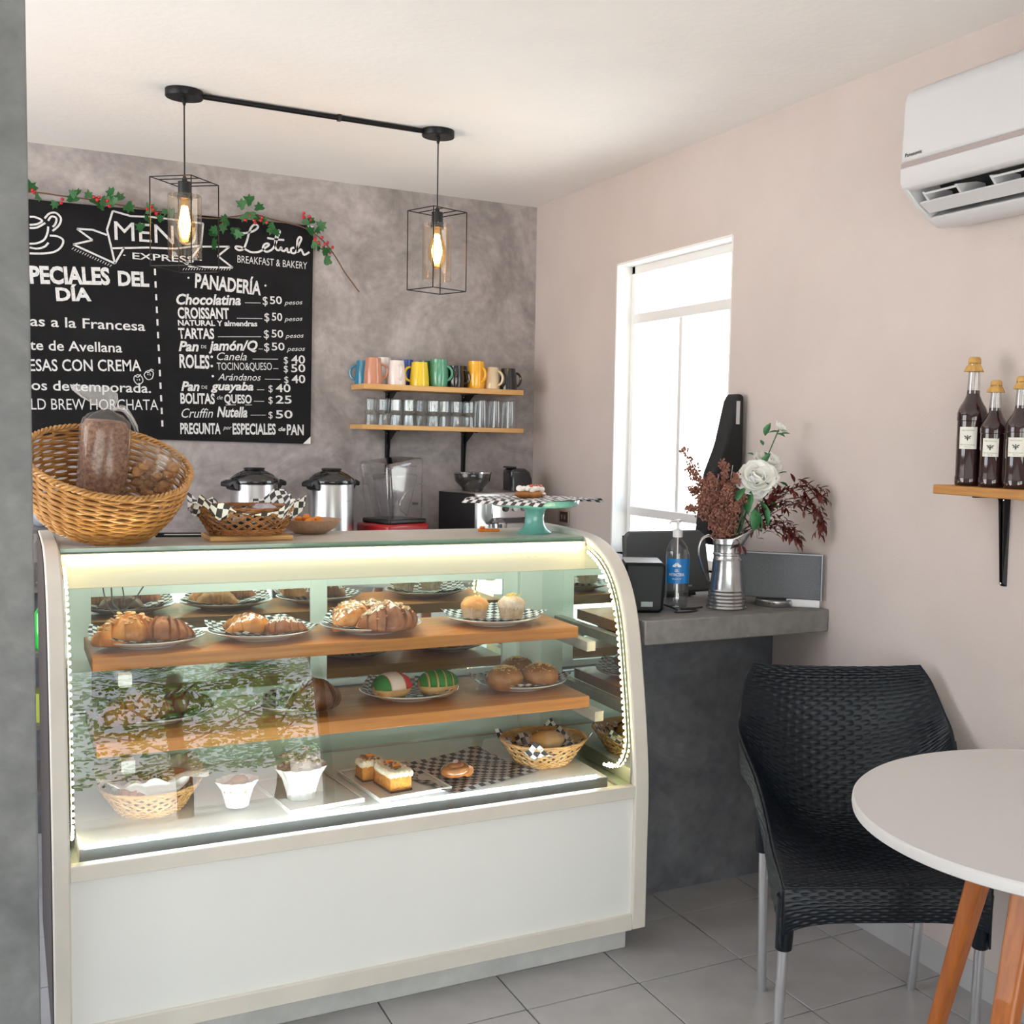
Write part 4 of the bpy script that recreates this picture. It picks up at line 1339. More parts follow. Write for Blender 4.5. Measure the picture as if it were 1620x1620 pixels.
# cake stand with cream pastry
M_aqua = P('aqua_glaze', (0.20, 0.52, 0.46), 0.22, coat=0.6, col2=(0.17, 0.46, 0.41), vs=6)
cs_ = thing('cake_stand', 'aqua green cake stand with fluted edge on top of the case', 'cake stand', (1.462, 3.290, 1.1683))
MB().lathe([(0.0, 0.0), (0.054, 0.0), (0.056, 0.004), (0.040, 0.014), (0.031, 0.03), (0.029, 0.05), (0.033, 0.072), (0.046, 0.084), (0.0, 0.086)], 48).build('pedestal', M_aqua, cs_)
MB().lathe([(0.0, 0.086), (0.128, 0.086), (0.136, 0.092), (0.140, 0.107), (0.137, 0.108), (0.130, 0.103), (0.0, 0.102)], 96, wob=lambda a, z: 0.012 * sin(32 * a) if z > 0.087 else 0).build('plate', M_aqua, cs_, smooth=60)
pb = thing('checked_paper', 'checked paper sheet spread over the aqua cake stand', 'paper', (1.462, 3.290, 1.1683))
pm = MB()
pm.grid(lambda u, v: ((u - 0.5) * 0.36 * (1 - 0.0), (v - 0.5) * 0.30, 0.1115 + 0.004 * nz(((u * 9), v * 9, 0)) - 0.015 * max(0, abs(u - 0.5) * 2 - 0.85) / 0.15), 30, 24, uv=lambda u, v: (u * 0.36, v * 0.30))
pm.xf(Matrix.Rotation(0.55, 4, 'Z'))
pm.build('sheet', checker(), pb, smooth=180)
M_crust = P('brown_crust', (0.45, 0.18, 0.045), 0.45, col2=(0.28, 0.09, 0.02), vs=18, bump=0.25, bs=60, coat=0.15)
M_cream2 = P('whipped_cream', (0.86, 0.83, 0.78), 0.6, sss=0.2)
cp = thing('cream_pastry', 'brown filled pastry topped with cream and red fruit on the cake stand', 'pastry', (1.440, 3.275, 1.284), -0.1)
MB().blob((0, 0, 0.008), (0.052, 0.030, 0.014), 20, 12, fn=lambda d: 0.10 * sin(4 * atan2(d.y, d.x))).build('dough', M_crust, cp)
cmx = MB()
for i in range(16):
    a = 2 * pi * i / 16
    cmx.blob((0.036 * cos(a), 0.018 * sin(a), 0.024 + 0.003 * sin(5 * a)), (0.011, 0.009, 0.008), 10, 8)
cmx.blob((0, 0, 0.024), (0.03, 0.016, 0.01), 12, 8)
cmx.build('cream', M_cream2, cp)
for i, (x, y) in enumerate(((0.0, 0.0), (0.028, -0.006), (0.02, 0.01))):
    MB().blob((x, y - 0.008, 0.034), (0.006, 0.006, 0.005), 10, 8).build('fruit', P('red_fruit', (0.55, 0.06, 0.02), 0.2, coat=0.5), cp)

# ================================================================== ON THE CONCRETE LEDGE
ZL = 0.9502
pr_ = thing('receipt_printer', 'small black boxy receipt printer on the ledge against the case', 'printer', (1.700, 3.03, ZL), -0.42)
MB().prism([(-0.055, 0.0), (0.058, 0.0), (0.068, 0.012), (0.074, 0.14), (0.066, 0.151), (-0.05, 0.151)], -0.075, 0.075, ax=1).build('body', P('printer_black', (0.007, 0.010, 0.012), 0.4, spec=0.22), pr_, bevel=0.010, seg=3)
MB().box(-0.05, 0.062, -0.070, 0.07, 0.1515, 0.1535).build('top_reflection', P('top_glare', (0.55, 0.55, 0.58), 0.25), pr_, bevel=0.001)  # pale sheet stands in for light reflected on the black top
MB().box(0.0, 0.035, -0.0762, -0.075, 0.02, 0.035).build('port', P('grey_port', (0.30, 0.36, 0.36), 0.4), pr_)
mn = thing('monitor', 'grey back of a leaning monitor behind the gel bottle', 'monitor', (1.93, 3.24, ZL))
mn.rotation_euler = (radians(-12), 0, 0.0)
MB().prism([(-0.165, 0.012), (0.165, 0.012), (0.160, 0.20), (0.14, 0.222), (-0.135, 0.222), (-0.155, 0.20)], -0.012, 0.012, ax=1).build('back_shell', P('slate_plastic', (0.10, 0.11, 0.118), 0.38), mn, bevel=0.008, seg=3)
MB().box(-0.09, 0.09, -0.03, 0.05, 0.0, 0.012).build('foot', M_black, mn, bevel=0.003)
MB().box(-0.15, 0.15, 0.012, 0.013, 0.02, 0.21).build('screen', M_black, mn)
MB().box(0.072, 0.088, -0.0128, -0.012, 0.030, 0.036).build('badge', P('pale_mark', (0.4, 0.4, 0.4), 0.4), mn)
cbl = thing('black_cable', 'black cable trailing on the ledge from the printer to the pitcher', 'cable', (1.79, 2.98, ZL))
MB().tube(cr([(0.0, 0.05, 0.01), (0.01, -0.01, 0.003), (-0.02, -0.05, 0.003), (0.03, -0.06, 0.003), (0.07, -0.03, 0.003), (0.03, 0.0, 0.003), (0.08, 0.0, 0.003), (0.115, 0.01, 0.003)], 6), 0.0026, 6).build('cable', M_black, cbl)

gb_ = thing('gel_bottle', 'clear pump bottle of antibacterial gel with blue label', 'bottle', (1.845, 3.05, ZL))
MB().lathe([(0.0, 0.0), (0.033, 0.0), (0.037, 0.004), (0.036, 0.012), (0.038, 0.02), (0.0365, 0.03), (0.038, 0.06), (0.0385, 0.13), (0.038, 0.165), (0.033, 0.187), (0.022, 0.205), (0.013, 0.214), (0.0125, 0.224)], 36).build('bottle', M_clearp, gb_)
MB().lathe([(0.0, 0.002), (0.034, 0.003), (0.0345, 0.13), (0.0, 0.131)], 30).build('gel', glass('clear_gel', (0.90, 0.93, 0.95), 0.0, 0.5), gb_)
lb = MB()
lb.grid(lambda u, v: (0.0392 * cos(-pi * 0.98 + u * pi * 0.98), 0.0392 * sin(-pi * 0.98 + u * pi * 0.98), 0.076 + 0.077 * v), 20, 1)
lb.build('label', P('blue_label', (0.02, 0.22, 0.62), 0.35), gb_)


def curved_text(name, body, m, par, w, h, r, zc, ac, bold=0.02):
    o = text_mesh(name, body, m, par, w=w, h=h, bold=bold, anchor='C')
    for v in o.data.vertices:
        a = ac + v.co.x / r
        v.co = Vector((r * cos(a), r * sin(a), zc + v.co.y))
    o.rotation_euler = (0, 0, 0)
    return o


M_lt = P('label_white', (0.85, 0.87, 0.9), 0.5)
ac_ = atan2(-3.05, -1.845)
curved_text('lettering', 'GEL', M_lt, gb_, 0.013, 0.008, 0.0396, 0.113, ac_)
curved_text('lettering', 'ANTIBACTERIAL', M_lt, gb_, 0.052, 0.009, 0.0396, 0.100, ac_)
curved_text('lettering', 'Alcohol al 70', M_lt, gb_, 0.028, 0.004, 0.0396, 0.089, ac_)
cd_ = MB()
for (dx, dz, rr_) in ((-0.008, 0, 0.006), (0.0, 0.004, 0.008), (0.008, 0, 0.006)):
    for_ = [(ac_ + (dx + rr_ * cos(q)) / 0.0396, 0.130 + dz + max(-0.002, rr_ * sin(q) * 0.9)) for q in [2 * pi * i / 12 for i in range(12)]]
    cd_.add([(0.0396 * cos(a), 0.0396 * sin(a), z) for a, z in for_], [tuple(range(12))])
cd_.build('cloud_mark', M_lt, gb_, smooth=0)
pmp = MB().lathe([(0.015, 0.218), (0.0155, 0.221), (0.0155, 0.240), (0.008, 0.243), (0.005, 0.246), (0.005, 0.262), (0.010, 0.263), (0.0105, 0.272), (0.004, 0.274)], 24)
pmp.tube([(0.0, 0, 0.268), (-0.028, -0.008, 0.268), (-0.036, -0.010, 0.263)], 0.0032, 8)
pmp.build('pump', P('white_plastic', (0.80, 0.80, 0.82), 0.35), gb_)
MB().tube([(0, 0, 0.24), (0.004, 0, 0.01)], 0.0025, 6).build('dip_tube', M_lt, gb_)

# galvanised pitcher
M_zinc = P('galvanised_zinc', (0.55, 0.56, 0.57), 0.24, 0.95, col2=(0.44, 0.45, 0.46), vs=30, bump=0.05, bs=60)
pt = thing('metal_pitcher', 'galvanised metal pitcher holding dried and artificial flowers', 'pitcher', (1.978, 2.965, ZL))
prf = [(0.0, 0.0), (0.062, 0.0), (0.064, 0.004), (0.061, 0.010)]
for i in range(5):
    z = 0.014 + 0.011 * i
    prf += [(0.0615 - z * 0.10 + 0.0015, z), (0.0615 - z * 0.10 - 0.001, z + 0.0055)]
prf += [(0.050, 0.10), (0.046, 0.150), (0.0465, 0.153), (0.0445, 0.157), (0.0445, 0.166), (0.047, 0.169), (0.047, 0.173), (0.0445, 0.176), (0.045, 0.196), (0.047, 0.205)]
MB().lathe(prf, 48).build('body', M_zinc, pt, smooth=30)
sp = MB()
SA = radians(-29)


def spout(u, v):
    a = 2 * pi * u
    d = cos(a - SA)
    top = 0.222 + 0.030 * max(0, d) ** 2.2 - 0.004 * max(0, -d)
    r0_ = 0.0462
    r1_ = 0.047 + 0.034 * max(0, d) ** 3
    s_ = v
    return ((r0_ + (r1_ - r0_) * s_) * cos(a), (r0_ + (r1_ - r0_) * s_) * sin(a), 0.200 + (top - 0.200) * s_)


sp.grid(spout, 48, 6)
sp.build('spout', M_zinc, pt, smooth=60, solid=0.0012)
ha = SA + pi
hp = cr([(0.044, 0.218), (0.062, 0.226), (0.088, 0.205), (0.094, 0.165), (0.080, 0.125), (0.060, 0.088), (0.051, 0.078)], 5)if False else None
hh = cr([(0.044, 0, 0.216), (0.060, 0, 0.226), (0.084, 0, 0.212), (0.092, 0, 0.175), (0.082, 0, 0.130), (0.064, 0, 0.090), (0.051, 0, 0.076)], 5)
MB().tube([(q.x * cos(ha), q.x * sin(ha), q.z) for q in hh], 0.0058, 10, flat=0.35).build('handle', M_zinc, pt)

# speaker
spk = thing('speaker', 'wide grey fabric speaker on a silver base at the end of the ledge', 'speaker', (2.252, 2.842, ZL), radians(-43))
M_fab = P('grey_speaker_cloth', (0.20, 0.21, 0.23), 0.85, col2=(0.15, 0.16, 0.175), vs=260, bump=0.5, bs=500)
MB().box(-0.33, 0.0, 0.012, 0.062, 0.0245, 0.168).build('cloth_body', M_fab, spk, bevel=0.004)
MB().box(-0.331, 0.002, 0.004, 0.0115, 0.1665, 0.1705).box(-0.0015, 0.002, 0.004, 0.0115, 0.024, 0.1665).build('edge_trim', M_dsteel, spk)
MB().box(-0.11, -0.004, 0.012, 0.060, 0.0, 0.0242).build('white_base', P('white_base', (0.80, 0.80, 0.82), 0.3), spk, bevel=0.002)
MB().lathe([(0.0, 0), (0.060, 0), (0.062, 0.003), (0.062, 0.018), (0.059, 0.021), (0.0, 0.021)], 48, c=(-0.150, 0.030, 0)).build('silver_base', M_steel, spk)
bo_ = curved_text('mark', 'BOSE', M_black, spk, 0.022, 0.005, 0.0624, 0.010, -pi / 2, 0.03)
bo_.location = (-0.150, 0.030, 0)

# hanging pinstriped bag
hb = thing('hanging_bag', 'black pinstriped bag hanging against the window edge behind the flowers', 'bag', (2.20, 3.36, 1.11))
M_bagb = P('black_cloth', (0.014, 0.014, 0.016), 0.8, bump=0.3, bs=40)
MB().prism([(-0.085, 0.02), (-0.05, 0.0), (0.035, 0.0), (0.062, 0.02), (0.066, 0.10), (0.062, 0.22), (0.060, 0.52), (0.036, 0.528), (0.02, 0.50), (-0.012, 0.36), (-0.022, 0.33), (-0.055, 0.25), (-0.075, 0.14)], -0.05, 0.03, ax=1).build('pouch', M_bagb, hb, bevel=0.012, seg=3)
st_ = MB()
for dx in (-0.045, -0.018, 0.012):
    st_.tube([(dx + 0.005, -0.0515, 0.29 - abs(dx)), (dx - 0.02, -0.0515, 0.10)], 0.0016, 5)
st_.build('piping', P('pale_piping', (0.55, 0.55, 0.57), 0.6), hb)
MB().box(0.026, 0.040, -0.052, -0.050, 0.42, 0.50).build('tag', P('pale_piping', (0.55, 0.55, 0.57), 0.6), hb)
# ================================================================== FLOWERS IN THE PITCHER
M_stem = P('green_stem', (0.06, 0.16, 0.05), 0.5)
M_lf = P('rose_leaf', (0.04, 0.17, 0.06), 0.45, col2=(0.07, 0.25, 0.10), vs=30)
M_pet = P('white_petal', (0.86, 0.86, 0.83), 0.55, sss=0.15)
M_dry = P('dried_brown_grass', (0.34, 0.16, 0.115), 0.85, col2=(0.22, 0.085, 0.06), vs=60)
M_red = P('dark_red_leaf', (0.14, 0.025, 0.02), 0.55, col2=(0.09, 0.012, 0.012), vs=40)
PX, PY, PZ = 1.978, 2.965, 1.13


def petal(m, c, dirv, s_, cup=0.5, w=0.9):
    d = Vector(dirv).normalized()
    sd_ = d.cross(Vector((0, 0, 1)))
    if sd_.length < 1e-3:
        sd_ = Vector((1, 0, 0))
    sd_.normalize()
    nn_ = sd_.cross(d).normalized()
    c = Vector(c)

    def f(u, v):
        x = (u - 0.5) * 2
        ww = w * sin(pi * (0.12 + 0.80 * v)) ** 0.7
        q = c + d * s_ * v + sd_ * s_ * x * 0.5 * ww + nn_ * s_ * (cup * (v * v * 0.55 - 0.10) + 0.22 * x * x * ww) + nn_ * s_ * 0.05 * sin(5 * x + 3 * v)
        return q
    m.grid(f, 5, 5)


def leaf(m, c, d, s_, w=0.5, fold=0.25):
    d = Vector(d).normalized()
    sd_ = d.cross(Vector((0.1, 0.2, 1))).normalized()
    nn_ = sd_.cross(d)
    c = Vector(c)
    pts = []
    for t, ww in ((0, 0.0), (0.25, 0.75), (0.5, 1.0), (0.78, 0.65), (1.0, 0.0)):
        b_ = c + d * s_ * t - nn_ * s_ * 0.2 * t * t
        pts.append((b_ - sd_ * s_ * w * 0.5 * ww + nn_ * s_ * fold * ww * 0.3, b_, b_ + sd_ * s_ * w * 0.5 * ww + nn_ * s_ * fold * ww * 0.3))
    k = len(m.v)
    for a in pts:
        m.v += [tuple(q) for q in a]
    for i in range(4):
        for j in range(2):
            m.f.append((k + 3 * i + j, k + 3 * i + j + 1, k + 3 * i + 4 + j, k + 3 * i + 3 + j))


def rose(name, lab, pos, r, nrm, group, n=(4, 6, 8, 9), leaves=()):
    base = Vector((PX + (pos[0] - PX) * 0.12, PY, PZ))
    pos = Vector(pos)
    t = thing(name, lab, 'flower', tuple(base), group=group)
    mid = base.lerp(pos, 0.5) + Vector((0, 0, 0.02))
    MB().tube([q - base for q in cr([base, mid, pos], 6)], 0.0022, 6).build('stem', M_stem, t)
    m = MB()
    rr = random.Random(int(pos.x * 1000))
    N = Vector(nrm).normalized()
    ux = N.orthogonal().normalized()
    uy = N.cross(ux)
    k0_ = 0
    for ring, cnt in enumerate(n):
        tilt0 = (0.25, 0.6, 1.0, 1.35)[ring]
        for i in range(cnt):
            tilt = tilt0 + rr.uniform(-0.22, 0.18)
            L_ = r * (0.60, 0.78, 0.95, 1.05)[ring] * rr.uniform(0.85, 1.15)
            a = 2 * pi * (i + 0.5 * ring) / cnt + rr.uniform(-0.3, 0.3)
            rad = ux * cos(a) + uy * sin(a)
            d = (N * cos(tilt) + rad * sin(tilt)).normalized()
            # local petal frame along d with cup towards N
            sd_ = N.cross(d).normalized()
            nn_ = d.cross(sd_)
            if nn_.dot(N) < 0:
                nn_ = -nn_
            c = pos - base + rad * r * 0.08

            def f(u, v, d=d, sd_=sd_, nn_=nn_, c=c, L_=L_, ring=ring):
                x = (u - 0.5) * 2
                ww = 0.62 * sin(pi * (0.1 + 0.78 * v)) ** 0.6
                cup = 0.45 * (v - v * v) * 1.2 * -1
                curl = 0.12 * max(0, v - 0.7) * (-3 if ring > 1 else 1)
                return c + d * L_ * v + sd_ * L_ * x * ww + nn_ * L_ * (cup + 0.30 * x * x * ww + curl)
            m.grid(f, 6, 6)
    m.build('petals', M_pet, t, smooth=80, solid=0.0006)
    if leaves:
        l = MB()
        for (c, d, s_) in leaves:
            leaf(l, Vector(c) - base, d, s_, 0.62)
        l.build('leaves', M_lf, t, smooth=80, solid=0.0005)
    return t


rose('white_rose', 'large open white artificial rose above the pitcher', (2.058, 2.935, 1.352), 0.056, (-0.40, -0.70, 0.55), 'flowers in the pitcher',
     leaves=(((2.02, 2.91, 1.32), (-0.5, -0.3, -1), 0.075), ((2.05, 2.90, 1.29), (0.4, -0.3, -1), 0.085), ((2.03, 2.90, 1.27), (-0.1, -0.3, -1), 0.075), ((1.995, 2.91, 1.33), (-0.6, -0.3, -0.4), 0.06), ((2.07, 2.92, 1.29), (1, -0.2, -0.3), 0.06), ((2.0, 2.93, 1.30), (-1, -0.2, 0.5), 0.04), ((2.045, 2.90, 1.25), (0.2, -0.4, -1), 0.06), ((2.09, 2.93, 1.27), (1, 0.0, 0.1), 0.055)))
rose('white_rose', 'half-open white artificial rose behind the large one', (2.130, 2.985, 1.405), 0.042, (0.1, -0.6, 0.8), 'flowers in the pitcher', n=(3, 5, 6, 6),
     leaves=(((2.085, 2.95, 1.39), (0.25, -0.3, 1), 0.055), ((2.16, 2.97, 1.37), (1, -0.2, 0.4), 0.035), ((2.17, 2.97, 1.345), (1, -0.2, -0.3), 0.035), ((2.06, 2.96, 1.43), (-1, 0, 0.4), 0.028), ((2.06, 2.96, 1.405), (-1, 0, -0.1), 0.028)))
rb = rose('white_rosebud', 'small white artificial rosebud on the tallest green stem', (2.165, 2.975, 1.512), 0.030, (0.5, -0.3, 0.6), 'flowers in the pitcher', n=(3, 4, 4),
          leaves=(((2.15, 2.96, 1.495), (0.9, -0.4, 0.3), 0.04), ((2.15, 2.965, 1.50), (1, -0.3, -0.2), 0.03), ((2.105, 2.965, 1.49), (0.15, -0.2, 1), 0.045), ((2.115, 2.965, 1.50), (0.8, -0.2, 0.25), 0.04), ((2.10, 2.965, 1.46), (-0.4, 0, 0.8), 0.022), ((2.105, 2.965, 1.44), (0.6, 0, -0.5), 0.022)))
# dried fluffy brown sprays
rd = random.Random(11)
tips = [(1.822, 3.00, 1.445), (1.835, 2.98, 1.385), (1.870, 2.94, 1.345), (1.905, 2.97, 1.365), (1.945, 2.95, 1.405), (1.985, 2.94, 1.365), (1.845, 2.93, 1.300), (1.990, 2.91, 1.30), (1.93, 2.90, 1.33), (1.90, 2.92, 1.25), (2.0, 2.99, 1.34), (1.87, 3.02, 1.32), (1.815, 2.95, 1.265), (1.95, 2.89, 1.27)]
WH = ['tallest, against the window', 'beside the tallest one', 'over the gel bottle', 'in the middle of the bunch', 'pointing straight up', 'nearest the large rose', 'leaning low to the gel bottle', 'just below the large rose', 'front centre of the bunch', 'lowest over the pitcher handle', 'hidden behind the large rose', 'at the back beside the monitor', 'drooping over the bottle pump', 'front, over the pitcher rim']
for i, (tp, wh) in enumerate(zip(tips, WH)):
    base = Vector((PX - 0.012 + rd.uniform(-0.018, 0.018), PY + rd.uniform(-0.018, 0.018), PZ + 0.02))
    tp = Vector(tp)
    t = thing('dried_spray', 'fluffy dried brown spray, ' + wh, 'dried flower', tuple(base), group='dried brown sprays in the pitcher')
    ax_ = cr([base, base.lerp(tp, 0.5) + Vector((0.0, 0, 0.035)), tp], 8)
    MB().tube([q - base for q in ax_], 0.0014, 5).build('stem', M_dry, t)
    m = MB()
    thin = 0.35 if i in (0,) else 1.0
    for j in range(int(190 * thin)):
        s_ = rd.uniform(0.10, 1.0) ** 0.8
        q = ax_[min(len(ax_) - 1, int(s_ * (len(ax_) - 1)))] - base
        d = Vector((rd.gauss(0, 1), rd.gauss(0, 1), rd.gauss(0.5, 0.8))).normalized()
        ln = rd.uniform(0.008, 0.030) * (1.15 - 0.6 * s_)
        e2 = q + d * ln
        m.tube([q, e2], [0.0007, 0.0004], 3)
        for _ in range(3):
            d2 = (d + Vector((rd.gauss(0, .7), rd.gauss(0, .7), rd.gauss(0, .7)))).normalized()
            s2 = rd.uniform(0.002, 0.0042)
            m.blob(e2 + d2 * 0.003 * rd.random(), (s2, s2 * 0.6, s2), 4, 3)
    m.build('tufts', M_dry, t, kind='stuff', smooth=0)
# red-brown leafy branches
BR = [('upper arching branch of dark red dried leaves', [(1.99, 2.955, 1.16), (2.06, 2.93, 1.235), (2.12, 2.90, 1.30), (2.175, 2.87, 1.335), (2.215, 2.85, 1.325), (2.24, 2.83, 1.29)]),
      ('middle branch of dark red dried leaves curling down at its tip', [(1.99, 2.95, 1.16), (2.07, 2.92, 1.225), (2.14, 2.88, 1.275), (2.19, 2.85, 1.28), (2.225, 2.83, 1.245), (2.225, 2.82, 1.20)]),
      ('lowest drooping branch of dark red dried leaves', [(1.99, 2.95, 1.16), (2.05, 2.92, 1.20), (2.10, 2.89, 1.215), (2.14, 2.87, 1.20), (2.165, 2.86, 1.17)]),
      ('short upright branch of dark red dried leaves beside the large rose', [(1.99, 2.955, 1.16), (2.04, 2.93, 1.22), (2.08, 2.91, 1.27), (2.11, 2.89, 1.325)]),
      ('dark red dried sprig hanging out over the pitcher rim', [(1.985, 2.94, 1.18), (1.975, 2.925, 1.178), (1.985, 2.915, 1.16), (1.99, 2.913, 1.145)])]
for i, (lab, pts) in enumerate(BR):
    base = Vector(pts[0])
    t = thing('dried_leaf_branch', lab, 'dried flower', pts[0], group='dark red dried branches in the pitcher')
    ax_ = cr(pts, 7)
    MB().tube([q - base for q in ax_], 0.0013, 5).build('stem', M_red, t)
    m = MB()
    n_ = 120 if i < 4 else 12
    for j in range(n_):
        s_ = 0.25 + 0.75 * j / n_
        k = int(s_ * (len(ax_) - 1))
        q = ax_[k] - base
        tg_ = (ax_[min(k + 1, len(ax_) - 1)] - ax_[max(k - 1, 0)]).normalized()
        d = (tg_ * 0.8 + Vector((rd.gauss(0, .55), rd.gauss(0, .45), rd.gauss(0, .55)))).normalized()
        off = Vector((rd.gauss(0, 0.010), rd.gauss(0, 0.008), rd.gauss(0, 0.013))) * (1.0 if i < 4 else 0.3)
        ln = rd.uniform(0.020, 0.036)
        leaf(m, q + off, d, ln, 0.40)
        if off.length > 0.008:
            m.tube([q, q + off], 0.0005, 3)
    m.build('leaves', M_red, t, kind='stuff', smooth=80)

# ================================================================== AIR CONDITIONER
M_acw = P('white_ac_plastic', (0.62, 0.62, 0.64), 0.3, coat=0.2)
ac = thing('air_conditioner', 'white split air conditioner on the pinkish wall with open louvre', 'air conditioner', (XW, 2.325, 2.07))
LN = -0.86
MB().prism([(0.0, 0.085), (-0.06, 0.10), (-0.197, 0.060), (-0.213, 0.064), (-0.2235, 0.080), (-0.2250, 0.117), (0.0, 0.117)], LN, 0.0, ax=1).build('lower_front', M_acw, ac, bevel=0.004, seg=3)
MB().prism([(0.0, 0.128), (-0.2255, 0.128), (-0.222, 0.280), (-0.214, 0.305), (-0.196, 0.320), (0.0, 0.335)], LN, 0.0, ax=1).build('front_panel', M_acw, ac, bevel=0.010, seg=3)
MB().prism([(0.0, 0.1165), (-0.2235, 0.1165), (-0.2235, 0.1285), (0.0, 0.1285)], LN + 0.004, -0.003, ax=1).build('grey_stripe', P('rose_grey_stripe', (0.42, 0.36, 0.36), 0.3, 0.4), ac)
MB().prism([(0.0, -0.008), (-0.085, -0.020), (-0.112, -0.012), (-0.124, 0.002), (-0.070, 0.030), (0.0, 0.04)], LN, 0.0, ax=1).build('chin', M_acw, ac, bevel=0.004, seg=3)
MB().prism([(0.0, 0.0), (-0.085, -0.018), (-0.114, -0.010), (-0.165, 0.022), (-0.212, 0.064), (-0.10, 0.10), (0.0, 0.10)], -0.016, 0.0, ax=1).build('end_cap', M_acw, ac, bevel=0.003)
MB().prism([(-0.005, 0.038), (-0.075, 0.034), (-0.10, 0.088), (-0.005, 0.10)], LN + 0.01, -0.018, ax=1).build('duct', M_black, ac)
MB().prism([(-0.132, 0.012), (-0.137, 0.010), (-0.172, 0.030), (-0.170, 0.035)], LN + 0.02, -0.022, ax=1).build('louvre', M_acw, ac)
vn = None
for i in range(7):
    y = -0.050 - 0.115 * i
    if vn is None:
        vn = MB().prism([(-0.08, 0.036), (-0.130, 0.018), (-0.170, 0.036), (-0.188, 0.054), (-0.12, 0.068), (-0.09, 0.068)], -0.004, 0.004, ax=1).build('vane', M_acw, ac)
        vn.location = (0, y, 0)
    else:
        o = vn.copy()
        C.objects.link(o)
        o.location = (0, y, 0)
sl = MB()
sl.tube([(-0.183, -0.05, 0.050), (-0.183, -0.165, 0.050)], 0.003, 6)
sl.tube([(-0.183, -0.28, 0.050), (-0.183, -0.74, 0.050)], 0.003, 6)
sl.build('vane_bar', M_acw, ac)
text_mesh('mark', 'Panasonic', P('dark_grey_print', (0.06, 0.06, 0.07), 0.5), ac, w=0.062, h=0.0095, bold=0.02, loc=(-0.2258, -0.020, 0.142), rot=(pi / 2, 0, -pi / 2))

# ================================================================== BOTTLE SHELF
bs_ = thing('bottle_shelf', 'short brown wooden shelf on the pinkish wall holding dark bottles', 'shelf', (XW - 0.001, 2.232, 1.372))
M_bsw = wood('amber_shelf_wood', (0.50, 0.24, 0.06), (0.38, 0.16, 0.035), axis=1, sc=5)
MB().box(-0.150, 0.0, -0.62, 0.0, -0.024, 0).build('board', M_bsw, bs_, bevel=0.002)
bt_ = bracket(bs_, 0.0, -0.0245, 0.235, 0.12, 0.3)
bt_.rotation_euler = (0, 0, -pi / 2)
bt_.location = (0, -0.115, 0)
for ch in [c for c in bs_.children if c.name.startswith('bolt')]:
    pass
M_dark = P('dark_honey', (0.022, 0.006, 0.007), 0.06, coat=1.0)
M_cloth = P('yellow_cloth_cap', (0.62, 0.38, 0.13), 0.85, col2=(0.52, 0.29, 0.08), vs=40, bump=0.4, bs=120)
M_lab = P('bottle_label', (0.72, 0.71, 0.65), 0.6)
M_ink = P('label_ink', (0.05, 0.05, 0.05), 0.7)


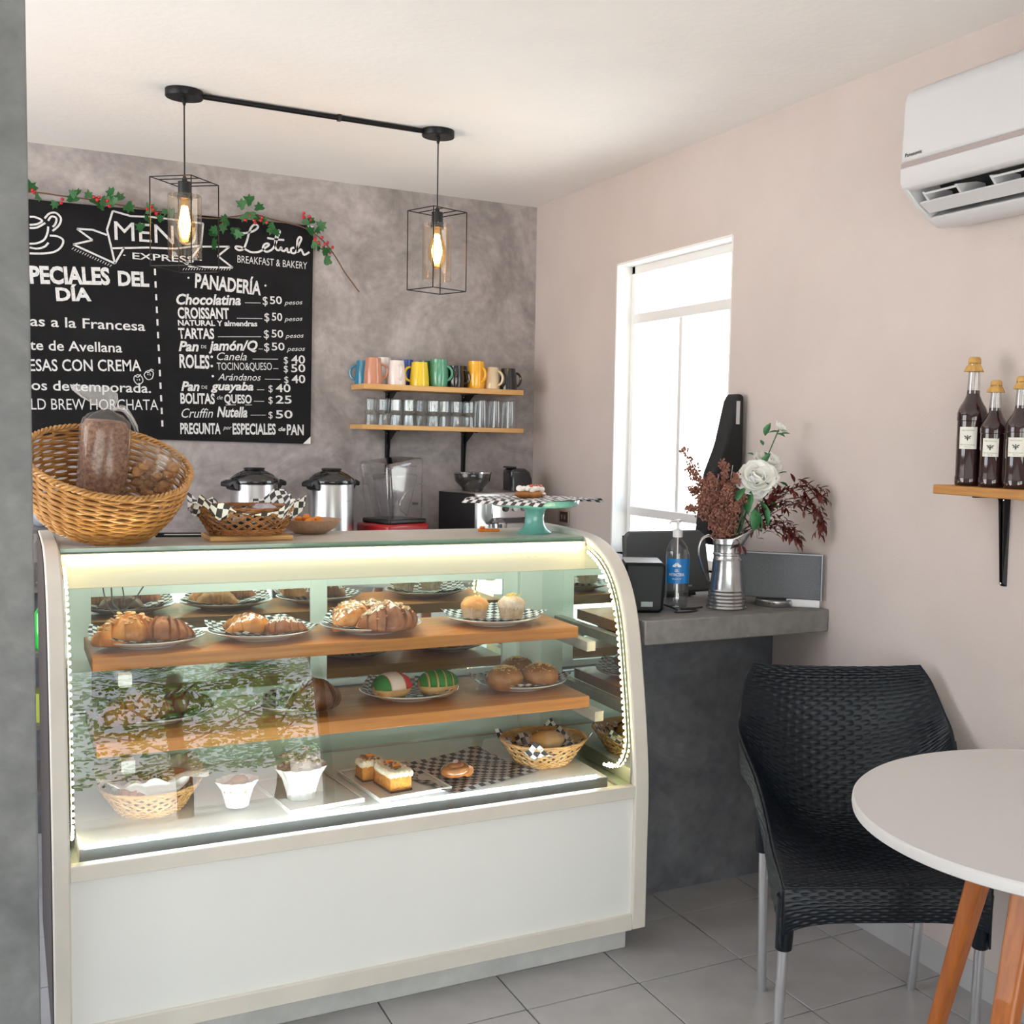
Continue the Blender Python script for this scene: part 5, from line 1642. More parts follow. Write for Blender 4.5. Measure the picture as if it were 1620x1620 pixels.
def honey(lab, y, x, h, r, tw, capz):
    t = thing('bottle', lab, 'bottle', (x, y, 1.3722), group='dark bottles on the wall shelf')
    nk = r * 0.42
    MB().lathe([(0, 0), (r * 0.93, 0), (r, 0.006), (r, 0.022), (r * 0.965, 0.025), (r * 0.965, h * 0.50), (r, h * 0.505), (r, h * 0.56), (r * 0.9, h * 0.60), (r * 0.62, h * 0.655), (nk * 1.08, h * 0.70), (nk * 0.95, h * 0.74)], 36).build('bottle', M_dark, t, smooth=35)
    MB().lathe([(nk * 1.06, h * 0.715), (nk * 0.85, h * 0.90), (nk * 0.80, h * 0.97)], 24).build('neck', glass('neck_glass', (0.85, 0.84, 0.84), 0.03, 1.8, 0.12), t)
    c = MB()
    c.lathe([(0.0, h * 1.0), (nk * 0.7, h * 0.997), (nk * 0.95, h * 0.985), (nk * 1.0, h * 0.955), (nk * 0.86, h * 0.945), (nk * 1.15, h * 0.92), (nk * 1.45, h * 0.885)], 32, wob=lambda a, z: 0.0 if z > h * 0.95 else 0.14 * sin(7 * a + z * 40) + 0.10 * sin(3 * a + tw))
    c.f = c.f[:-1]
    c.build('cloth_cap', M_cloth, t, smooth=80, solid=0.0008)
    w_ = MB()
    w_.tube([(nk * 0.93 * cos(a), nk * 0.93 * sin(a), h * 0.948) for a in [2 * pi * i / 20 for i in range(20)]], 0.0012, 5, closed=True)
    w_.tube([(nk * 0.9, 0, h * 0.948), (nk * 1.1, -0.006, h * 0.92), (nk * 0.9, -0.012, h * 0.89)], 0.0009, 4)
    w_.build('twine', P('twine', (0.30, 0.16, 0.07), 0.9), t)
    ac2 = atan2(-y, -x) - 0.25
    rr = r * 0.965 + 0.0006
    g = MB()
    hw = 0.62
    zc = h * 0.37
    g.grid(lambda u, v: (rr * cos(ac2 - hw + 2 * hw * u), rr * sin(ac2 - hw + 2 * hw * u), zc - h * 0.085 + h * 0.17 * v), 12, 1)
    lo_ = g.build('label', M_lab, t, smooth=60)
    r2 = rr + 0.0004
    curved_text('lettering', 'Miel Citronne', M_ink, lo_, r * 0.85, 0.003, r2, zc + h * 0.055, ac2, 0.0)
    curved_text('lettering', 'Miel de maracuya', M_ink, lo_, r * 1.0, 0.0028, r2, zc - h * 0.055, ac2, 0.0)
    curved_text('lettering', '500 ml', M_ink, lo_, r * 0.4, 0.0022, r2, zc - h * 0.072, ac2, 0.0)
    be = MB()
    def pc(px_, pz_, sx_, sz_, rot_=0.0):
        pts = []
        for i in range(10):
            q = 2 * pi * i / 10
            dx, dz = sx_ * cos(q), sz_ * sin(q)
            dx, dz = dx * cos(rot_) - dz * sin(rot_), dx * sin(rot_) + dz * cos(rot_)
            a = ac2 + (px_ + dx) / r2
            pts.append((r2 * cos(a), r2 * sin(a), zc + 0.001 + pz_ + dz))
        be.add(pts, [tuple(range(10))])
    pc(0, -0.003, 0.0022, 0.005)
    pc(0, 0.004, 0.002, 0.002)
    for s_ in (-1, 1):
        pc(s_ * 0.0055, 0.0025, 0.0045, 0.0016, s_ * 0.5)
        pc(s_ * 0.0045, -0.0015, 0.003, 0.0012, -s_ * 0.3)
    be.build('bee_mark', M_ink, lo_, smooth=0)
    return t


honey('tall dark bottle with yellow cloth cap at the end of the wall shelf', 2.165, 2.185, 0.330, 0.0385, 0.0, 0)
honey('shorter dark bottle beside the tall one on the wall shelf', 2.083, 2.180, 0.268, 0.0345, 2.0, 0)
honey('shorter dark bottle partly out of frame on the wall shelf', 2.000, 2.180, 0.275, 0.0345, 4.0, 0)

# ================================================================== CHAIR
M_chair = P('charcoal_resin', (0.006, 0.0095, 0.0145), 0.33, spec=0.30)
M_alu = P('satin_aluminium', (0.66, 0.67, 0.70), 0.3, 0.9)
cw = Vector((0.905, -0.425, 0))
chc = Vector((1.875, 2.17, 0))
ch = thing('armchair', 'dark charcoal woven resin armchair with metal legs at the white table', 'chair', tuple(chc), atan2(cw.y, cw.x))
# centre line of the shell: (y, z, half width, edge y, edge z)
SH = [(-0.245, 0.452, 0.245, -0.245, 0.452), (-0.20, 0.458, 0.245, -0.20, 0.468), (-0.10, 0.445, 0.250, -0.13, 0.500), (0.05, 0.432, 0.256, -0.03, 0.570), (0.17, 0.438, 0.266, 0.05, 0.625),
      (0.235, 0.47, 0.280, 0.12, 0.665), (0.265, 0.57, 0.292, 0.19, 0.71), (0.29, 0.68, 0.282, 0.235, 0.755), (0.315, 0.79, 0.262, 0.285, 0.82), (0.33, 0.855, 0.236, 0.318, 0.862)]


def shp(v):
    q = v * (len(SH) - 1)
    i = min(int(q), len(SH) - 2)
    t = q - i
    a, b, c, d = SH[max(i - 1, 0)], SH[i], SH[i + 1], SH[min(i + 2, len(SH) - 1)]
    return [0.5 * (2 * b[k] + (c[k] - a[k]) * t + (2 * a[k] - 5 * b[k] + 4 * c[k] - d[k]) * t * t + (3 * b[k] - a[k] - 3 * c[k] + d[k]) * t ** 3) for k in range(5)]


def shell(u, v):
    y, z, w, ye, ze = shp(v)
    x = (u - 0.5) * 2
    k = abs(x) ** 2.6
    return Vector((x * w, y + (ye - y) * k, z + (ze - z) * k))


def woven(u, v, f=shell, nu=24, nv=78, amp=0.0030):
    p = f(u, v)
    e1 = f(min(u + 0.004, 1), v) - f(max(u - 0.004, 0), v)
    e2 = f(u, min(v + 0.004, 1)) - f(u, max(v - 0.004, 0))
    n = e1.cross(e2)
    if n.length < 1e-9:
        return p
    n.normalize()
    edge = min(1.0, min(u, 1 - u) * 22, min(v, 1 - v) * 26)
    cu_, cv_ = u * nu, v * nv
    par_ = (int(cv_) + int(cu_)) % 2
    row = abs(sin(pi * cv_))
    h_ = row * (0.35 + 0.65 * sin(pi * (cu_ - int(cu_)))) if par_ else row * 0.30
    return p + n * amp * h_ * edge


m = MB()
m.grid(lambda u, v: woven(u, v), 144, 320)
m.build('shell', M_chair, ch, smooth=60, solid=-0.006)
# front skirt and side skirts down to the leg sleeves
sk = MB()


def skirt(u, v):
    x = (u - 0.5) * 2
    w = 0.245
    drop = 0.082 + 0.03 * abs(x) ** 5
    return Vector((x * w, -0.246 - 0.006 * sin(pi * v), 0.454 - drop * v))


sk.grid(lambda u, v: woven(u, v, skirt, 24, 11, 0.0026), 120, 48)
sk.build('front_skirt', M_chair, ch, smooth=60, solid=0.005)
for s_ in (-1, 1):
    ss = MB()

    def sskirt(u, v, s_=s_):
        vv = 0.0 + 0.62 * u
        p = shell(0.0 if s_ < 0 else 1.0, vv)
        dr = (0.115 * (1 - u) ** 1.5 + 0.030 + 0.05 * max(0, u - 0.75) * 4)
        return Vector((p.x + s_ * 0.003, p.y, p.z - dr * v))
    ss.grid(lambda u, v: woven(u, v, sskirt, 34, 8, 0.0022), 100, 28)
    ss.build('side_skirt', M_chair, ch, smooth=60, solid=0.005)


def to_local(P_):
    d = Vector(P_) - chc
    return Vector((d.dot(cw), d.dot(Vector((-cw.y, cw.x, 0))), P_[2]))


LG = [((-0.232, -0.226, 0.43), (-0.238, -0.185, 0.0), 0.30), ((0.232, -0.226, 0.43), (0.238, -0.185, 0.0), 0.30),
      ((-0.225, 0.13, 0.55), (-0.205, 0.185, 0.0), 0.40), ((0.225, 0.13, 0.55), (0.205, 0.185, 0.0), 0.40)]
for a_, b_, zs in LG:
    a_, b_ = Vector(a_), Vector(b_)
    q = a_.lerp(b_, (a_.z - zs) / a_.z)
    sl_ = MB()
    sl_.tube([a_, q], [0.024, 0.020], 16)
    o = MB()
    o.tube([q + (a_ - q) * 0.1, b_], 0.0125, 16)
    lg = o.build('leg', M_alu, ch)
    sl_.build('leg_sleeve', M_chair, lg)

# ================================================================== TABLE
tb = thing('round_table', 'round white table with splayed varnished wooden legs in front of the armchair', 'table', (1.80, 1.44, 0))
MB().lathe([(0.0, 0.760), (0.434, 0.760), (0.441, 0.764), (0.4425, 0.772), (0.4415, 0.782), (0.438, 0.785), (0.0, 0.785)], 128).build('tabletop', P('white_laminate', (0.66, 0.645, 0.64), 0.42, var=0.02, vs=3), tb, smooth=35)
for i, a in enumerate((100, 192, 280, 12)):
    a = radians(a)
    d = Vector((cos(a), sin(a), 0))
    s_ = Vector((-sin(a), cos(a), 0))
    p0, p1 = d * 0.185 + Vector((0, 0, 0.7595)), d * 0.375
    l = MB()
    vs_ = []
    for p, hw in ((p1, 0.016), (p0, 0.027)):
        for sx_, sy_ in ((-1, -1), (1, -1), (1, 1), (-1, 1)):
            vs_.append(p + s_ * hw * sx_ + d * hw * 0.8 * sy_)
    l.add(vs_, [(0, 3, 2, 1), (4, 5, 6, 7), (0, 1, 5, 4), (1, 2, 6, 5), (2, 3, 7, 6), (3, 0, 4, 7)])
    l.build('leg', M_leg, tb, bevel=0.009, seg=3)
fr2 = MB()
fr2.box(-0.19, 0.19, -0.02, 0.02, 0.735, 0.7595).box(-0.02, 0.02, -0.19, 0.19, 0.735, 0.7595)
fr2.build('frame', M_blackm, tb)

# ================================================================== RACK IN THE GAP BEHIND THE CASE
rk = thing('metal_rack', 'dark metal rack seen in the gap between pillar and case', 'rack', (-0.25, 3.80, 0))
for x in (0.0, 0.43):
    for y in (0.0, 0.35):
        MB().box(x, x + 0.02, y, y + 0.02, 0, 1.18).build('post', M_blackm, rk)
for z in (0.36, 0.56, 0.78, 0.98, 1.15):
    MB().box(0, 0.45, 0, 0.37, z, z + 0.012).build('rack_shelf', P('rack_grey', (0.25, 0.23, 0.22), 0.5, 0.4), rk)
gbt = thing('green_bottle', 'bright green plastic bottle standing on the rack behind the case', 'bottle', (0.115, 3.88, 0.793))
MB().lathe([(0.0, 0), (0.035, 0.0), (0.038, 0.01), (0.038, 0.11), (0.022, 0.135), (0.012, 0.145), (0.012, 0.16)], 24).build('bottle', P('green_liquid', (0.02, 0.62, 0.06), 0.2, coat=0.6), gbt)
MB().lathe([(0.014, 0.16), (0.014, 0.18), (0.012, 0.182)], 16).build('cap', P('dark_green_cap', (0.01, 0.16, 0.06), 0.4), gbt)
jr = thing('glass_jar', 'clear glass jar on the top tier of the rack', 'jar', (0.12, 3.88, 0.993))
MB().lathe([(0.0, 0), (0.038, 0.0), (0.04, 0.006), (0.04, 0.12), (0.03, 0.135)], 28).build('jar', M_clearp, jr)
bx = thing('yellow_green_tub', 'yellow-green plastic tub low on the rack behind the case', 'tub', (0.11, 3.88, 0.573))
MB().lathe([(0.0, 0), (0.05, 0.0), (0.055, 0.09), (0.0, 0.09)], 28).build('tub', P('lime_plastic', (0.42, 0.48, 0.06), 0.4), bx)
wb = thing('white_cloth', 'white folded cloth draped on the rack top beside the wicker basket', 'cloth', (0.09, 3.86, 1.1625))
wm = MB()
wm.grid(lambda u, v: ((u - 0.5) * 0.16, (v - 0.5) * 0.2, 0.035 + 0.03 * sin(5 * u + 2 * v) + 0.01 * sin(13 * v)), 16, 16)
wm.build('cloth', P('white_cloth', (0.75, 0.78, 0.84), 0.8), wb, smooth=180, solid=0.002)
pw = thing('power_cord', 'black power cord hanging below the rack behind the case', 'cord', (0.12, 3.62, 0.30))
MB().tube(cr([(0.0, 0, 0.04), (-0.02, 0, 0.0), (0.02, 0, -0.04), (0.03, 0, -0.12), (0.0, 0, -0.2), (0.02, 0, -0.297)], 6), 0.005, 6).build('cord', M_black, pw)
MB().box(-0.02, 0.02, -0.015, 0.015, 0.03, 0.055).build('plug', M_black, pw, bevel=0.004)
# ================================================================== PASTRIES IN THE CASE
M_crois = P('golden_croissant', (0.68, 0.29, 0.055), 0.42, col2=(0.40, 0.12, 0.018), vs=26, bump=0.2, bs=50, coat=0.2)
M_croisd = P('dark_croissant', (0.38, 0.13, 0.04), 0.45, col2=(0.19, 0.05, 0.015), vs=28, bump=0.3, bs=50, coat=0.2)
M_choc = P('chocolate_dough', (0.085, 0.030, 0.018), 0.4, col2=(0.20, 0.07, 0.02), vs=12, bump=0.3, bs=50, coat=0.3)
M_flake = P('almond_flake', (0.82, 0.62, 0.38), 0.6, col2=(0.62, 0.36, 0.16), vs=80)
M_sugar = P('icing_sugar', (0.86, 0.84, 0.82), 0.85)
M_cheese = P('grated_cheese', (0.80, 0.58, 0.20), 0.5)
Z1, Z2, Z3 = 0.9185, 0.7255, 0.5075
rf = random.Random(21)
plate_proto = None


def plate(lab, x, y, z, r=0.139, paper=None, seed=0, grp=None):
    t = thing('plate', lab, 'plate', (x, y, z), rf.uniform(0, 6), group=grp)
    k = r / 0.139
    MB().lathe([(0.0, 0.0), (0.075 * k, 0.0), (0.078 * k, 0.004), (0.10 * k, 0.009), (0.134 * k, 0.021), (0.139 * k, 0.0245), (0.137 * k, 0.026), (0.10 * k, 0.0125), (0.075 * k, 0.0075), (0.0, 0.007)], 56).build('dish', M_china, t)
    p = thing('checked_paper', 'checked greaseproof paper on the ' + lab, 'paper', (x, y, z), rf.uniform(-0.5, 0.5), group='checked papers under the pastries')
    liner(p, r * 0.90, 0.0125, 0.030, 1.04, name='sheet', amp=0.007, seed=seed, nn=28)
    for o in p.children:
        for v in o.data.vertices:
            d = sqrt(v.co.x ** 2 + v.co.y ** 2)
            lim = 0.0105 if d < 0.08 * k else 0.0105 + (d - 0.08 * k) * 0.34
            v.co.z = max(v.co.z, lim)
            if d > r * 1.02:
                s_ = (r * 1.02 + (d - r * 1.02) * 0.55) / d
                v.co.x *= s_
                v.co.y *= s_
    return t


def croissant(lab, x, y, z, rz, m=None, s=1.0, k_=1.16, seg=9, span=2.1, almonds=True, sugar=False, fat=1.0, name='croissant', flat=0.78):
    s *= k_
    t = thing(name, lab, 'pastry', (x, y, z), rz)
    R = 0.050 * s
    n = 22
    mm = MB()
    N_ = 80
    rows = []
    for i in range(N_ + 1):
        u = i / N_
        a = -span / 2 + span * u
        e = sin(pi * u) ** 0.75
        f_ = abs(u - 0.5) * seg
        fr__ = f_ - int(f_)
        ridge = 1.03 - 0.13 * fr__ - 0.05 * (1 if fr__ > 0.93 else 0)
        r = 0.030 * s * fat * (0.14 + 0.86 * e ** 0.9) * ridge * (1 + 0.03 * sin(37 * u + x * 50))
        c = Vector((R * sin(a) * 1.15, -R * cos(a) + R * 0.7, r * flat * 0.80 + 0.002))
        tan = Vector((cos(a) * 1.15, sin(a), 0)).normalized()
        nn_ = Vector((-tan.y, tan.x, 0))
        rows.append((c, nn_, r))
    k = 0
    for c, nn_, r in rows:
        for j in range(n):
            q = 2 * pi * j / n
            q_ = c + nn_ * r * cos(q) + Vector((0, 0, 1)) * r * flat * sin(q)
            q_ += nn_ * 0.0012 * sin(5 * q + 60 * c.x)
            q_.z = max(q_.z, 0.0005)
            mm.v.append(tuple(q_))
    for i in range(N_):
        for j in range(n):
            mm.f.append((i * n + j, i * n + (j + 1) % n, (i + 1) * n + (j + 1) % n, (i + 1) * n + j))
    mm.f.append(tuple(range(n))[::-1])
    mm.f.append(tuple(N_ * n + j for j in range(n)))
    mm.build('dough', m or M_crois, t, smooth=60)
    if almonds:
        fl = MB()
        for i in range(90):
            c, nn_, r = rows[int(rf.uniform(0.12, 0.88) * N_)]
            q = pi / 2 + rf.gauss(0, 0.55)
            p = c + nn_ * r * 1.02 * cos(q) + Vector((0, 0, 1)) * r * flat * 1.03 * sin(q)
            s_ = rf.uniform(0.003, 0.006) * s
            fl.blob(p, (s_, s_ * 0.75, s_ * 0.28), 6, 4, M=Matrix.Rotation(rf.uniform(0, 6), 3, 'Z') @ Matrix.Rotation(rf.gauss(0, 0.5), 3, 'X'))
        fl.build('almond_flakes', M_flake, t, kind='stuff', smooth=0)
    if sugar:
        sg = MB()
        for i in range(6, N_ - 6):
            c, nn_, r = rows[i]
            for j in range(6):
                q = pi / 2 - 0.5 + j * 0.2
                q2 = q + 0.2
                if nz((i * 0.21, j * 0.7, x * 30)) < -0.05:
                    continue
                c2, n2, r2 = rows[i + 1]
                up_ = Vector((0, 0, 1))
                vs_ = [c + nn_ * r * 1.012 * cos(q) + up_ * r * flat * 1.012 * sin(q), c2 + n2 * r2 * 1.012 * cos(q) + up_ * r2 * flat * 1.012 * sin(q),
                       c2 + n2 * r2 * 1.012 * cos(q2) + up_ * r2 * flat * 1.012 * sin(q2), c + nn_ * r * 1.012 * cos(q2) + up_ * r * flat * 1.012 * sin(q2)]
                sg.add(vs_, [(0, 1, 2, 3)])
        sg.build('icing_sugar', M_sugar, t, kind='stuff')
    return t


def bun(name, lab, x, y, z, r, h, m, rz=0.0, fn=None, topping=None, cat='pastry'):
    t = thing(name, lab, cat, (x, y, z), rz)
    MB().blob((0, 0, h * 0.46), (r, r * 0.9, h * 0.54), 32, 20, fn=lambda d: (0.05 * nz(d * 2.5 + Vector((x * 9, y * 9, 0))) + (fn(d) if fn else 0)) if d.z > -0.6 else 0).build('dough', m, t)
    return t


# upper shelf, plate by plate
GP = 'white plates in the display case'
plate('white plate on the upper shelf at the pillar end', 0.318, 3.130, Z1, seed=1, grp=GP)
croissant('golden flaky croissant on the upper shelf at the pillar end', 0.262, 3.085, Z1 + 0.013, 0.3, s=1.25, fat=1.25, sugar=False)
croissant('reddish brown croissant beside the first golden one on the upper shelf', 0.350, 3.075, Z1 + 0.013, -0.2, M_croisd, s=1.15, fat=1.2, almonds=False, seg=11)
croissant('dark chocolate croissant at the back of the first upper plate', 0.300, 3.185, Z1 + 0.013, 0.1, M_choc, s=0.95, fat=1.0, almonds=False)
plate('white plate on the upper shelf, second from the pillar', 0.603, 3.135, Z1, seed=2, grp=GP)
croissant('croissant with pink icing on the second upper plate', 0.560, 3.110, Z1 + 0.013, 0.4, M_crois, s=1.0, fat=1.1, almonds=False, sugar=True)
croissant('golden plain croissant standing behind the iced one on the upper shelf', 0.570, 3.190, Z1 + 0.013, 0.0, M_crois, s=0.95, almonds=False)
croissant('chocolate croissant with green drizzle on the second upper plate', 0.650, 3.080, Z1 + 0.013, -0.3, M_croisd, s=0.95, almonds=False, sugar=True)
plate('white plate on the upper shelf holding the almond croissants', 0.897, 3.130, Z1, seed=3, grp=GP)
croissant('almond croissant turned end-on at the plate edge', 0.820, 3.125, Z1 + 0.013, 1.0, M_crois, s=1.12, fat=1.3, sugar=True)
croissant('large dark almond croissant in front of its plate', 0.915, 3.050, Z1 + 0.013, 0.12, M_croisd, s=1.32, fat=1.22, seg=10, sugar=True)
croissant('almond croissant at the back of the almond plate', 0.905, 3.170, Z1 + 0.013, -0.1, M_croisd, s=1.15, fat=1.2, sugar=True)
plate('white plate on the upper shelf holding the two muffins', 1.265, 3.130, Z1, seed=4, grp=GP)
M_case = P('brown_paper_case', (0.60, 0.44, 0.32), 0.8, col2=(0.40, 0.26, 0.17), vs=60)


def muffin(lab, x, y, z, top):
    t = thing('muffin', lab, 'muffin', (x, y, z))
    MB().lathe([(0.0, 0.0), (0.030, 0.0), (0.034, 0.02), (0.039, 0.045), (0.037, 0.048), (0.0, 0.046)], 60, wob=lambda a, z_: 0.035 * sin(20 * a) * (z_ > 0.001)).build('paper_case', M_case, t, smooth=30)
    MB().blob((0, 0, 0.048), (0.041, 0.040, 0.026), 28, 16, fn=lambda d: 0.10 * nz(d * 3 + Vector((x * 20, 0, 0)))).build('muffin_top', top, t)
    return t


mf = muffin('orange-topped muffin in a brown paper case on the upper shelf', 1.195, 3.105, Z1 + 0.013, P('orange_muffin', (0.78, 0.42, 0.14), 0.5, col2=(0.60, 0.26, 0.07), vs=20, bump=0.4))
mf2 = muffin('sugared muffin with yellow crumbs in a brown case on the upper shelf', 1.300, 3.080, Z1 + 0.013, P('sugared_muffin', (0.78, 0.68, 0.58), 0.7, col2=(0.58, 0.40, 0.28), vs=30, bump=0.5))
tp_ = MB()
for i in range(40):
    a = rf.uniform(0, 6.28)
    r_ = abs(rf.gauss(0, 0.010))
    tp_.tube([(r_ * cos(a), r_ * sin(a), 0.071), (r_ * cos(a) + rf.gauss(0, .005), r_ * sin(a) + rf.gauss(0, .005), 0.076 + rf.uniform(0, 0.006))], 0.0012, 4)
tp_.build('yellow_crumbs', P('yellow_crumb', (0.90, 0.72, 0.22), 0.6), mf2, kind='stuff')

# middle shelf
plate('white plate on the lower shelf at the pillar end', 0.330, 3.120, Z2, seed=5, grp=GP)
croissant('dark chocolate twist on the lower shelf at the pillar end', 0.275, 3.060, Z2 + 0.013, 0.3, M_croisd, s=1.3, fat=1.25, almonds=False, seg=12)
croissant('long dark chocolate croissant behind the twist on the lower shelf', 0.395, 3.110, Z2 + 0.013, 0.0, M_choc, s=1.25, fat=1.0, almonds=False)
plate('white plate on the lower shelf holding the chocolate bun', 0.680, 3.075, Z2, r=0.105, seed=6, grp=GP)
cb_ = croissant('shiny chocolate-topped bun on checked paper on the lower shelf', 0.708, 3.030, Z2 + 0.012, 0.15, M_choc, s=1.15, fat=1.5, almonds=False, seg=6, span=1.9)
plate('white plate on the lower shelf holding the shell buns', 1.005, 3.115, Z2, seed=7, grp=GP)
M_green = P('green_sugar_shell', (0.02, 0.20, 0.02), 0.7, col2=(0.012, 0.14, 0.012), vs=40)
M_redsh = P('red_sugar_shell', (0.62, 0.03, 0.03), 0.7)
M_tan = P('tan_bun', (0.66, 0.38, 0.15), 0.6, col2=(0.52, 0.26, 0.08), vs=24, bump=0.15)


def concha(lab, x, y, z, parts_, rz):
    t = thing('shell_bun', lab, 'bun', (x, y, z), rz)
    fn = lambda d: 0.0
    MB().blob((0, 0, 0.026), (0.050, 0.047, 0.031), 32, 18).build('dough', M_tan, t)
    for (a0, a1, mt_, nb) in parts_:
        sh = MB()
        for b_ in range(nb):
            s0, s1 = (b_ + 0.10) / nb, (b_ + 0.86) / nb
            def f(u, v, s0=s0, s1=s1, a0=a0, a1=a1):
                x_ = -0.98 + 1.96 * (s0 + (s1 - s0) * u)
                th = a0 + (a1 - a0) * v
                # strips over the dome
                q = Vector((x_, sqrt(max(0, 1 - x_ * x_)) * cos(th), sqrt(max(0, 1 - x_ * x_)) * sin(th)))
                return (q.x * 0.0515, q.y * 0.0485, 0.026 + q.z * 0.0325)
            sh.grid(f, 4, 14)
        sh.build('sugar_stripe', mt_, t, smooth=80, solid=0.0015)
    return t


concha('bun with green shell stripes on the lower shelf', 1.065, 3.045, Z2 + 0.0125, [(0.05, pi * 0.98, M_green, 5)], pi - 0.1).scale = (1.15, 1.15, 1.25)
rw = thing('tricolour_bun', 'bun in white, red and green shell sugar on the lower shelf', 'bun', (0.935, 3.055, Z2 + 0.0125), 0.2)
MB().blob((0, 0, 0.026), (0.050, 0.045, 0.030), 30, 16).build('dough', M_tan, rw)
for (x0_, x1_, mt_) in ((-0.98, -0.45, M_green), (-0.42, 0.32, P('pale_pink_shell', (0.80, 0.52, 0.42), 0.8, col2=(0.74, 0.62, 0.52), vs=50)), (0.35, 0.97, M_redsh)):
    sh = MB()
    sh.grid(lambda u, v, a=x0_, b=x1_: (lambda x_: (x_ * 0.0515, sqrt(max(0, 1 - x_ * x_)) * cos(v * pi) * 0.047, 0.026 + sqrt(max(0, 1 - x_ * x_)) * sin(v * pi) * 0.0325 * (1 + 0.03 * sin(30 * u))))(a + (b - a) * u), 12, 18)
    sh.build('sugar_shell', mt_, rw, smooth=80, solid=0.0015)
rw.scale = (1.12, 1.12, 1.25)
plate('white plate on the lower shelf holding three cheese buns', 1.345, 3.110, Z2, seed=8, grp=GP)
M_chb = P('baked_cheese_bun', (0.40, 0.16, 0.035), 0.45, col2=(0.24, 0.08, 0.014), vs=20, bump=0.3, coat=0.15)
for lab, x, y in (('brown cheese-topped bun in front, beside the shell buns', 1.265, 3.040), ('brown cheese-topped bun in front, toward the glass corner', 1.375, 3.035), ('brown cheese-topped bun at the back of its plate', 1.350, 3.150)):
    t = bun('cheese_bun', lab, x, y, Z2 + 0.0125, 0.056, 0.068, M_chb)
    t['group'] = 'cheese buns on the lower shelf'
    g = MB()
    for i in range(110):
        a, e_ = rf.uniform(0, 6.28), abs(rf.gauss(0, 0.45))
        d = Vector((sin(e_) * cos(a), sin(e_) * sin(a), cos(e_)))
        p = Vector((d.x * 0.0575, d.y * 0.052, 0.0315 + d.z * 0.0375))
        q = Vector((rf.gauss(0, 1), rf.gauss(0, 1), rf.gauss(0, .3))).normalized() * 0.005
        g.tube([p - q, p + q], 0.0008, 3)
    g.build('grated_cheese', M_cheese, t, kind='stuff')

# deck
M_pal = P('pale_loaf', (0.72, 0.50, 0.24), 0.6, col2=(0.60, 0.36, 0.14), vs=20, bump=0.15)
lb1 = lattice_basket('bread_basket', 'pale woven basket with white paper on the deck at the pillar end', (0.315, 3.065, Z3), 0.070, 0.118, 0.070, M_wick3, group='woven baskets on the deck')
wl = thing('white_paper', 'crumpled white paper lining the deck basket at the pillar end', 'paper', (0.315, 3.065, Z3 + 0.012))
wm = MB()
wm.grid(lambda u, v: ((u - 0.5) * 0.25 + 0.01 * nz((u * 6, v * 6, 1)), (v - 0.5) * 0.22, 0.005 + 0.085 * min(1, ((u - 0.5) ** 2 + (v - 0.5) ** 2) * 5.0) + 0.02 * nz((u * 7, v * 7, 0))), 26, 26)
wm.build('sheet', M_paper, wl, smooth=60)
croissant('brown roll standing in the white-lined basket', 0.285, 3.060, Z3 + 0.035, 0.5, M_croisd, s=1.1, fat=1.2, almonds=False, seg=12)
bun('pale_roll', 'pale golden roll beside the brown one in the white-lined basket', 0.365, 3.080, Z3 + 0.045, 0.045, 0.05, M_pal)
M_tray = P('white_ceramic_tray', (0.72, 0.71, 0.68), 0.2, coat=0.3)


def tray(lab, x, y, w, d, rz=0.0):
    t = thing('serving_tray', lab, 'tray', (x, y, Z3), rz)
    m = MB()
    k0 = 0
    m.box(-w / 2, w / 2, -d / 2, d / 2, 0, 0.006)
    for a in ((-w / 2, -w / 2 + 0.006, -d / 2, d / 2), (w / 2 - 0.006, w / 2, -d / 2, d / 2), (-w / 2, w / 2, -d / 2, -d / 2 + 0.006), (-w / 2, w / 2, d / 2 - 0.006, d / 2)):
        m.box(*a, 0.006, 0.012)
    m.build('tray', M_tray, t, bevel=0.003)
    return t


tray('white rectangular tray on the deck holding the wrapped cupcake', 0.700, 3.03, 0.20, 0.30, 0.12)
tray('white rectangular tray on the deck holding the carrot cakes', 0.935, 3.03, 0.21, 0.30, 0.12)
M_tulip = P('white_tulip_paper', (0.82, 0.80, 0.78), 0.6)


def tulip_cup(lab, x, y, cream_c, s=1.0):
    t = thing('wrapped_cupcake', lab, 'cupcake', (x, y, Z3 + 0.0065))
    m = MB()
    m.lathe([(0.0, 0.0), (0.028 * s, 0.0), (0.031 * s, 0.02 * s), (0.038 * s, 0.045 * s), (0.048 * s, 0.068 * s)], 64, wob=lambda a, z: 0.05 * sin(12 * a) * (z > 0.001) + (0.10 * max(0, cos(2 * a)) if z > 0.05 * s else 0))
    m.f = m.f[:-1]
    m.build('tulip_paper', M_tulip, t, smooth=40)
    cmm = MB()
    cmm.blob((0, 0, 0.045 * s), (0.037 * s, 0.037 * s, 0.022 * s), 20, 12, fn=lambda d: 0.12 * nz(d * 3))
    cmm.blob((0.004, -0.006, 0.064 * s), (0.022 * s, 0.022 * s, 0.016 * s), 16, 10, fn=lambda d: 0.15 * nz(d * 3 + Vector((3, 0, 0))))
    cmm.build('cream', cream_c, t)
    return t


